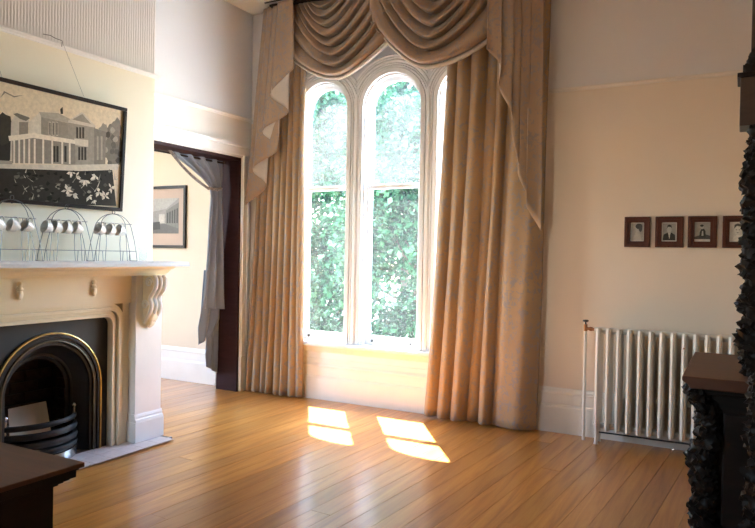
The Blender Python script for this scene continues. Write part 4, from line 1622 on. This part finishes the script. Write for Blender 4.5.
# ================================================================== DARK CABINET (lower left)
TZ = 0.75
tc_ = hit(85, 462, 2, TZ)
TX1, TY1 = tc_.x, tc_.y
TX0, TY0 = TX1-1.15, TY1-0.62
cab = thing('dark_cabinet', ((TX0+TX1)/2, (TY0+TY1)/2, 0), 'dark brown wooden cabinet with moulded flat top in the lower left corner', 'cabinet')
build('top', MB().box(TX0, TX1, TY0, TY1, TZ-0.016, TZ), M['mahog'], cab, bevel=0.003)
mo = MB()
for (i, (ins_, z0_, z1_)) in enumerate(((0.012, TZ-0.024, TZ-0.016), (0.018, TZ-0.048, TZ-0.024), (0.032, TZ-0.056, TZ-0.048), (0.045, TZ-0.064, TZ-0.056), (0.056, TZ-0.072, TZ-0.064))):
    mo.box(TX0+ins_, TX1-ins_, TY0+ins_, TY1-ins_, z0_, z1_)
build('moulding', mo, M['ebony'], cab, bevel=0.002)
build('carcase', MB().box(TX0+0.066, TX1-0.066, TY0+0.066, TY1-0.066, 0.0, TZ-0.072), M['ebony'], cab, bevel=0.003)
build('plinth', MB().box(TX0+0.05, TX1-0.05, TY0+0.05, TY1-0.05, 0.0, 0.09), M['ebony'], cab, bevel=0.003)
for k in range(2):
    x = TX0+0.11+k*0.48
    build('door', MB().box(x, x+0.45, TY1-0.066, TY1-0.050, 0.13, TZ-0.11), M['ebony'], cab, bevel=0.006)

# ================================================================== OUTSIDE
struct('ground_outside', MB().box(-30, 25, YB+0.22, 40, -0.75, -0.65), M['bounce_ground'], 'unseen ground outside the window, made pale to bounce neutral light', 'ground')


def bush(name, label, cx, cy, rx, ry, h, n, seed, zb=-0.65, size=0.085):
    t = thing(name, (cx, cy, zb), label, 'tree', 'leafy trees outside the window')
    r = random.Random(seed)
    tk = MB()
    tk.tube([(cx, cy, zb), (cx+0.05, cy, zb+h*0.4), (cx-0.05, cy+0.05, zb+h*0.8)], [0.11, 0.08, 0.03], 8)
    for k in range(9):
        a = r.uniform(0, 2*pi)
        z = zb+h*r.uniform(0.15, 0.7)
        L = r.uniform(0.5, 0.9)
        tk.tube([(cx, cy, z), (cx+rx*L*0.5*cos(a), cy+ry*L*0.5*sin(a), z+0.3), (cx+rx*L*cos(a), cy+ry*L*sin(a), z+0.75)], [0.04, 0.028, 0.012], 6)
    build('trunk', tk, M['bark'], t, smooth=True)
    lf = MB()
    V, F = [], []
    cl_ = [(r.uniform(-1, 1), r.uniform(-1, 1), r.uniform(0.02, 1)) for _ in range(90)]
    for k in range(n):
        c = cl_[r.randrange(len(cl_))]
        w = 1.0 if c[2] < 0.75 else 1.0-(c[2]-0.75)*1.6
        p = Vector((cx+rx*w*c[0]+r.gauss(0, 0.20), cy+ry*w*c[1]+r.gauss(0, 0.16), zb+h*c[2]+r.gauss(0, 0.22)))
        d = Vector((r.gauss(0, 1), r.gauss(-0.4, 1), r.gauss(-0.5, 0.7))).normalized()
        s_ = d.cross(Vector((r.gauss(0, 1), r.gauss(0, 1), r.gauss(0, 1)))).normalized()
        L = size*r.uniform(0.6, 1.3)
        W = L*0.33
        u = d.cross(s_)
        b_ = len(V)
        V += [p, p+d*L*0.45+s_*W+u*L*0.06, p+d*L, p+d*L*0.45-s_*W+u*L*0.06]
        F += [(b_, b_+1, b_+2, b_+3)]
    lf.v = V; lf.f = F; lf.m = [0]*len(F); lf.c = [None]*len(F)
    o = build('foliage', lf, M['leaf'], t, solid=())
    o['kind'] = 'stuff'


bush('leafy_tree', 'dense green leafy tree outside, behind the left window light', -6.45, 9.0, 1.0, 0.6, 5.7, 32000, 1, size=0.105)
bush('leafy_tree', 'dense green leafy tree outside, behind the middle window light', -4.1, 8.8, 1.0, 0.6, 5.8, 32000, 2, size=0.105)
bush('leafy_tree', 'leafy tree outside, farthest left beyond the window', -8.9, 9.4, 1.0, 0.6, 4.0, 8000, 4)
bush('tall_tree', 'tall loose pale tree rising behind the hedge outside', -6.0, 12.2, 2.4, 0.8, 7.4, 22000, 5, size=0.12)
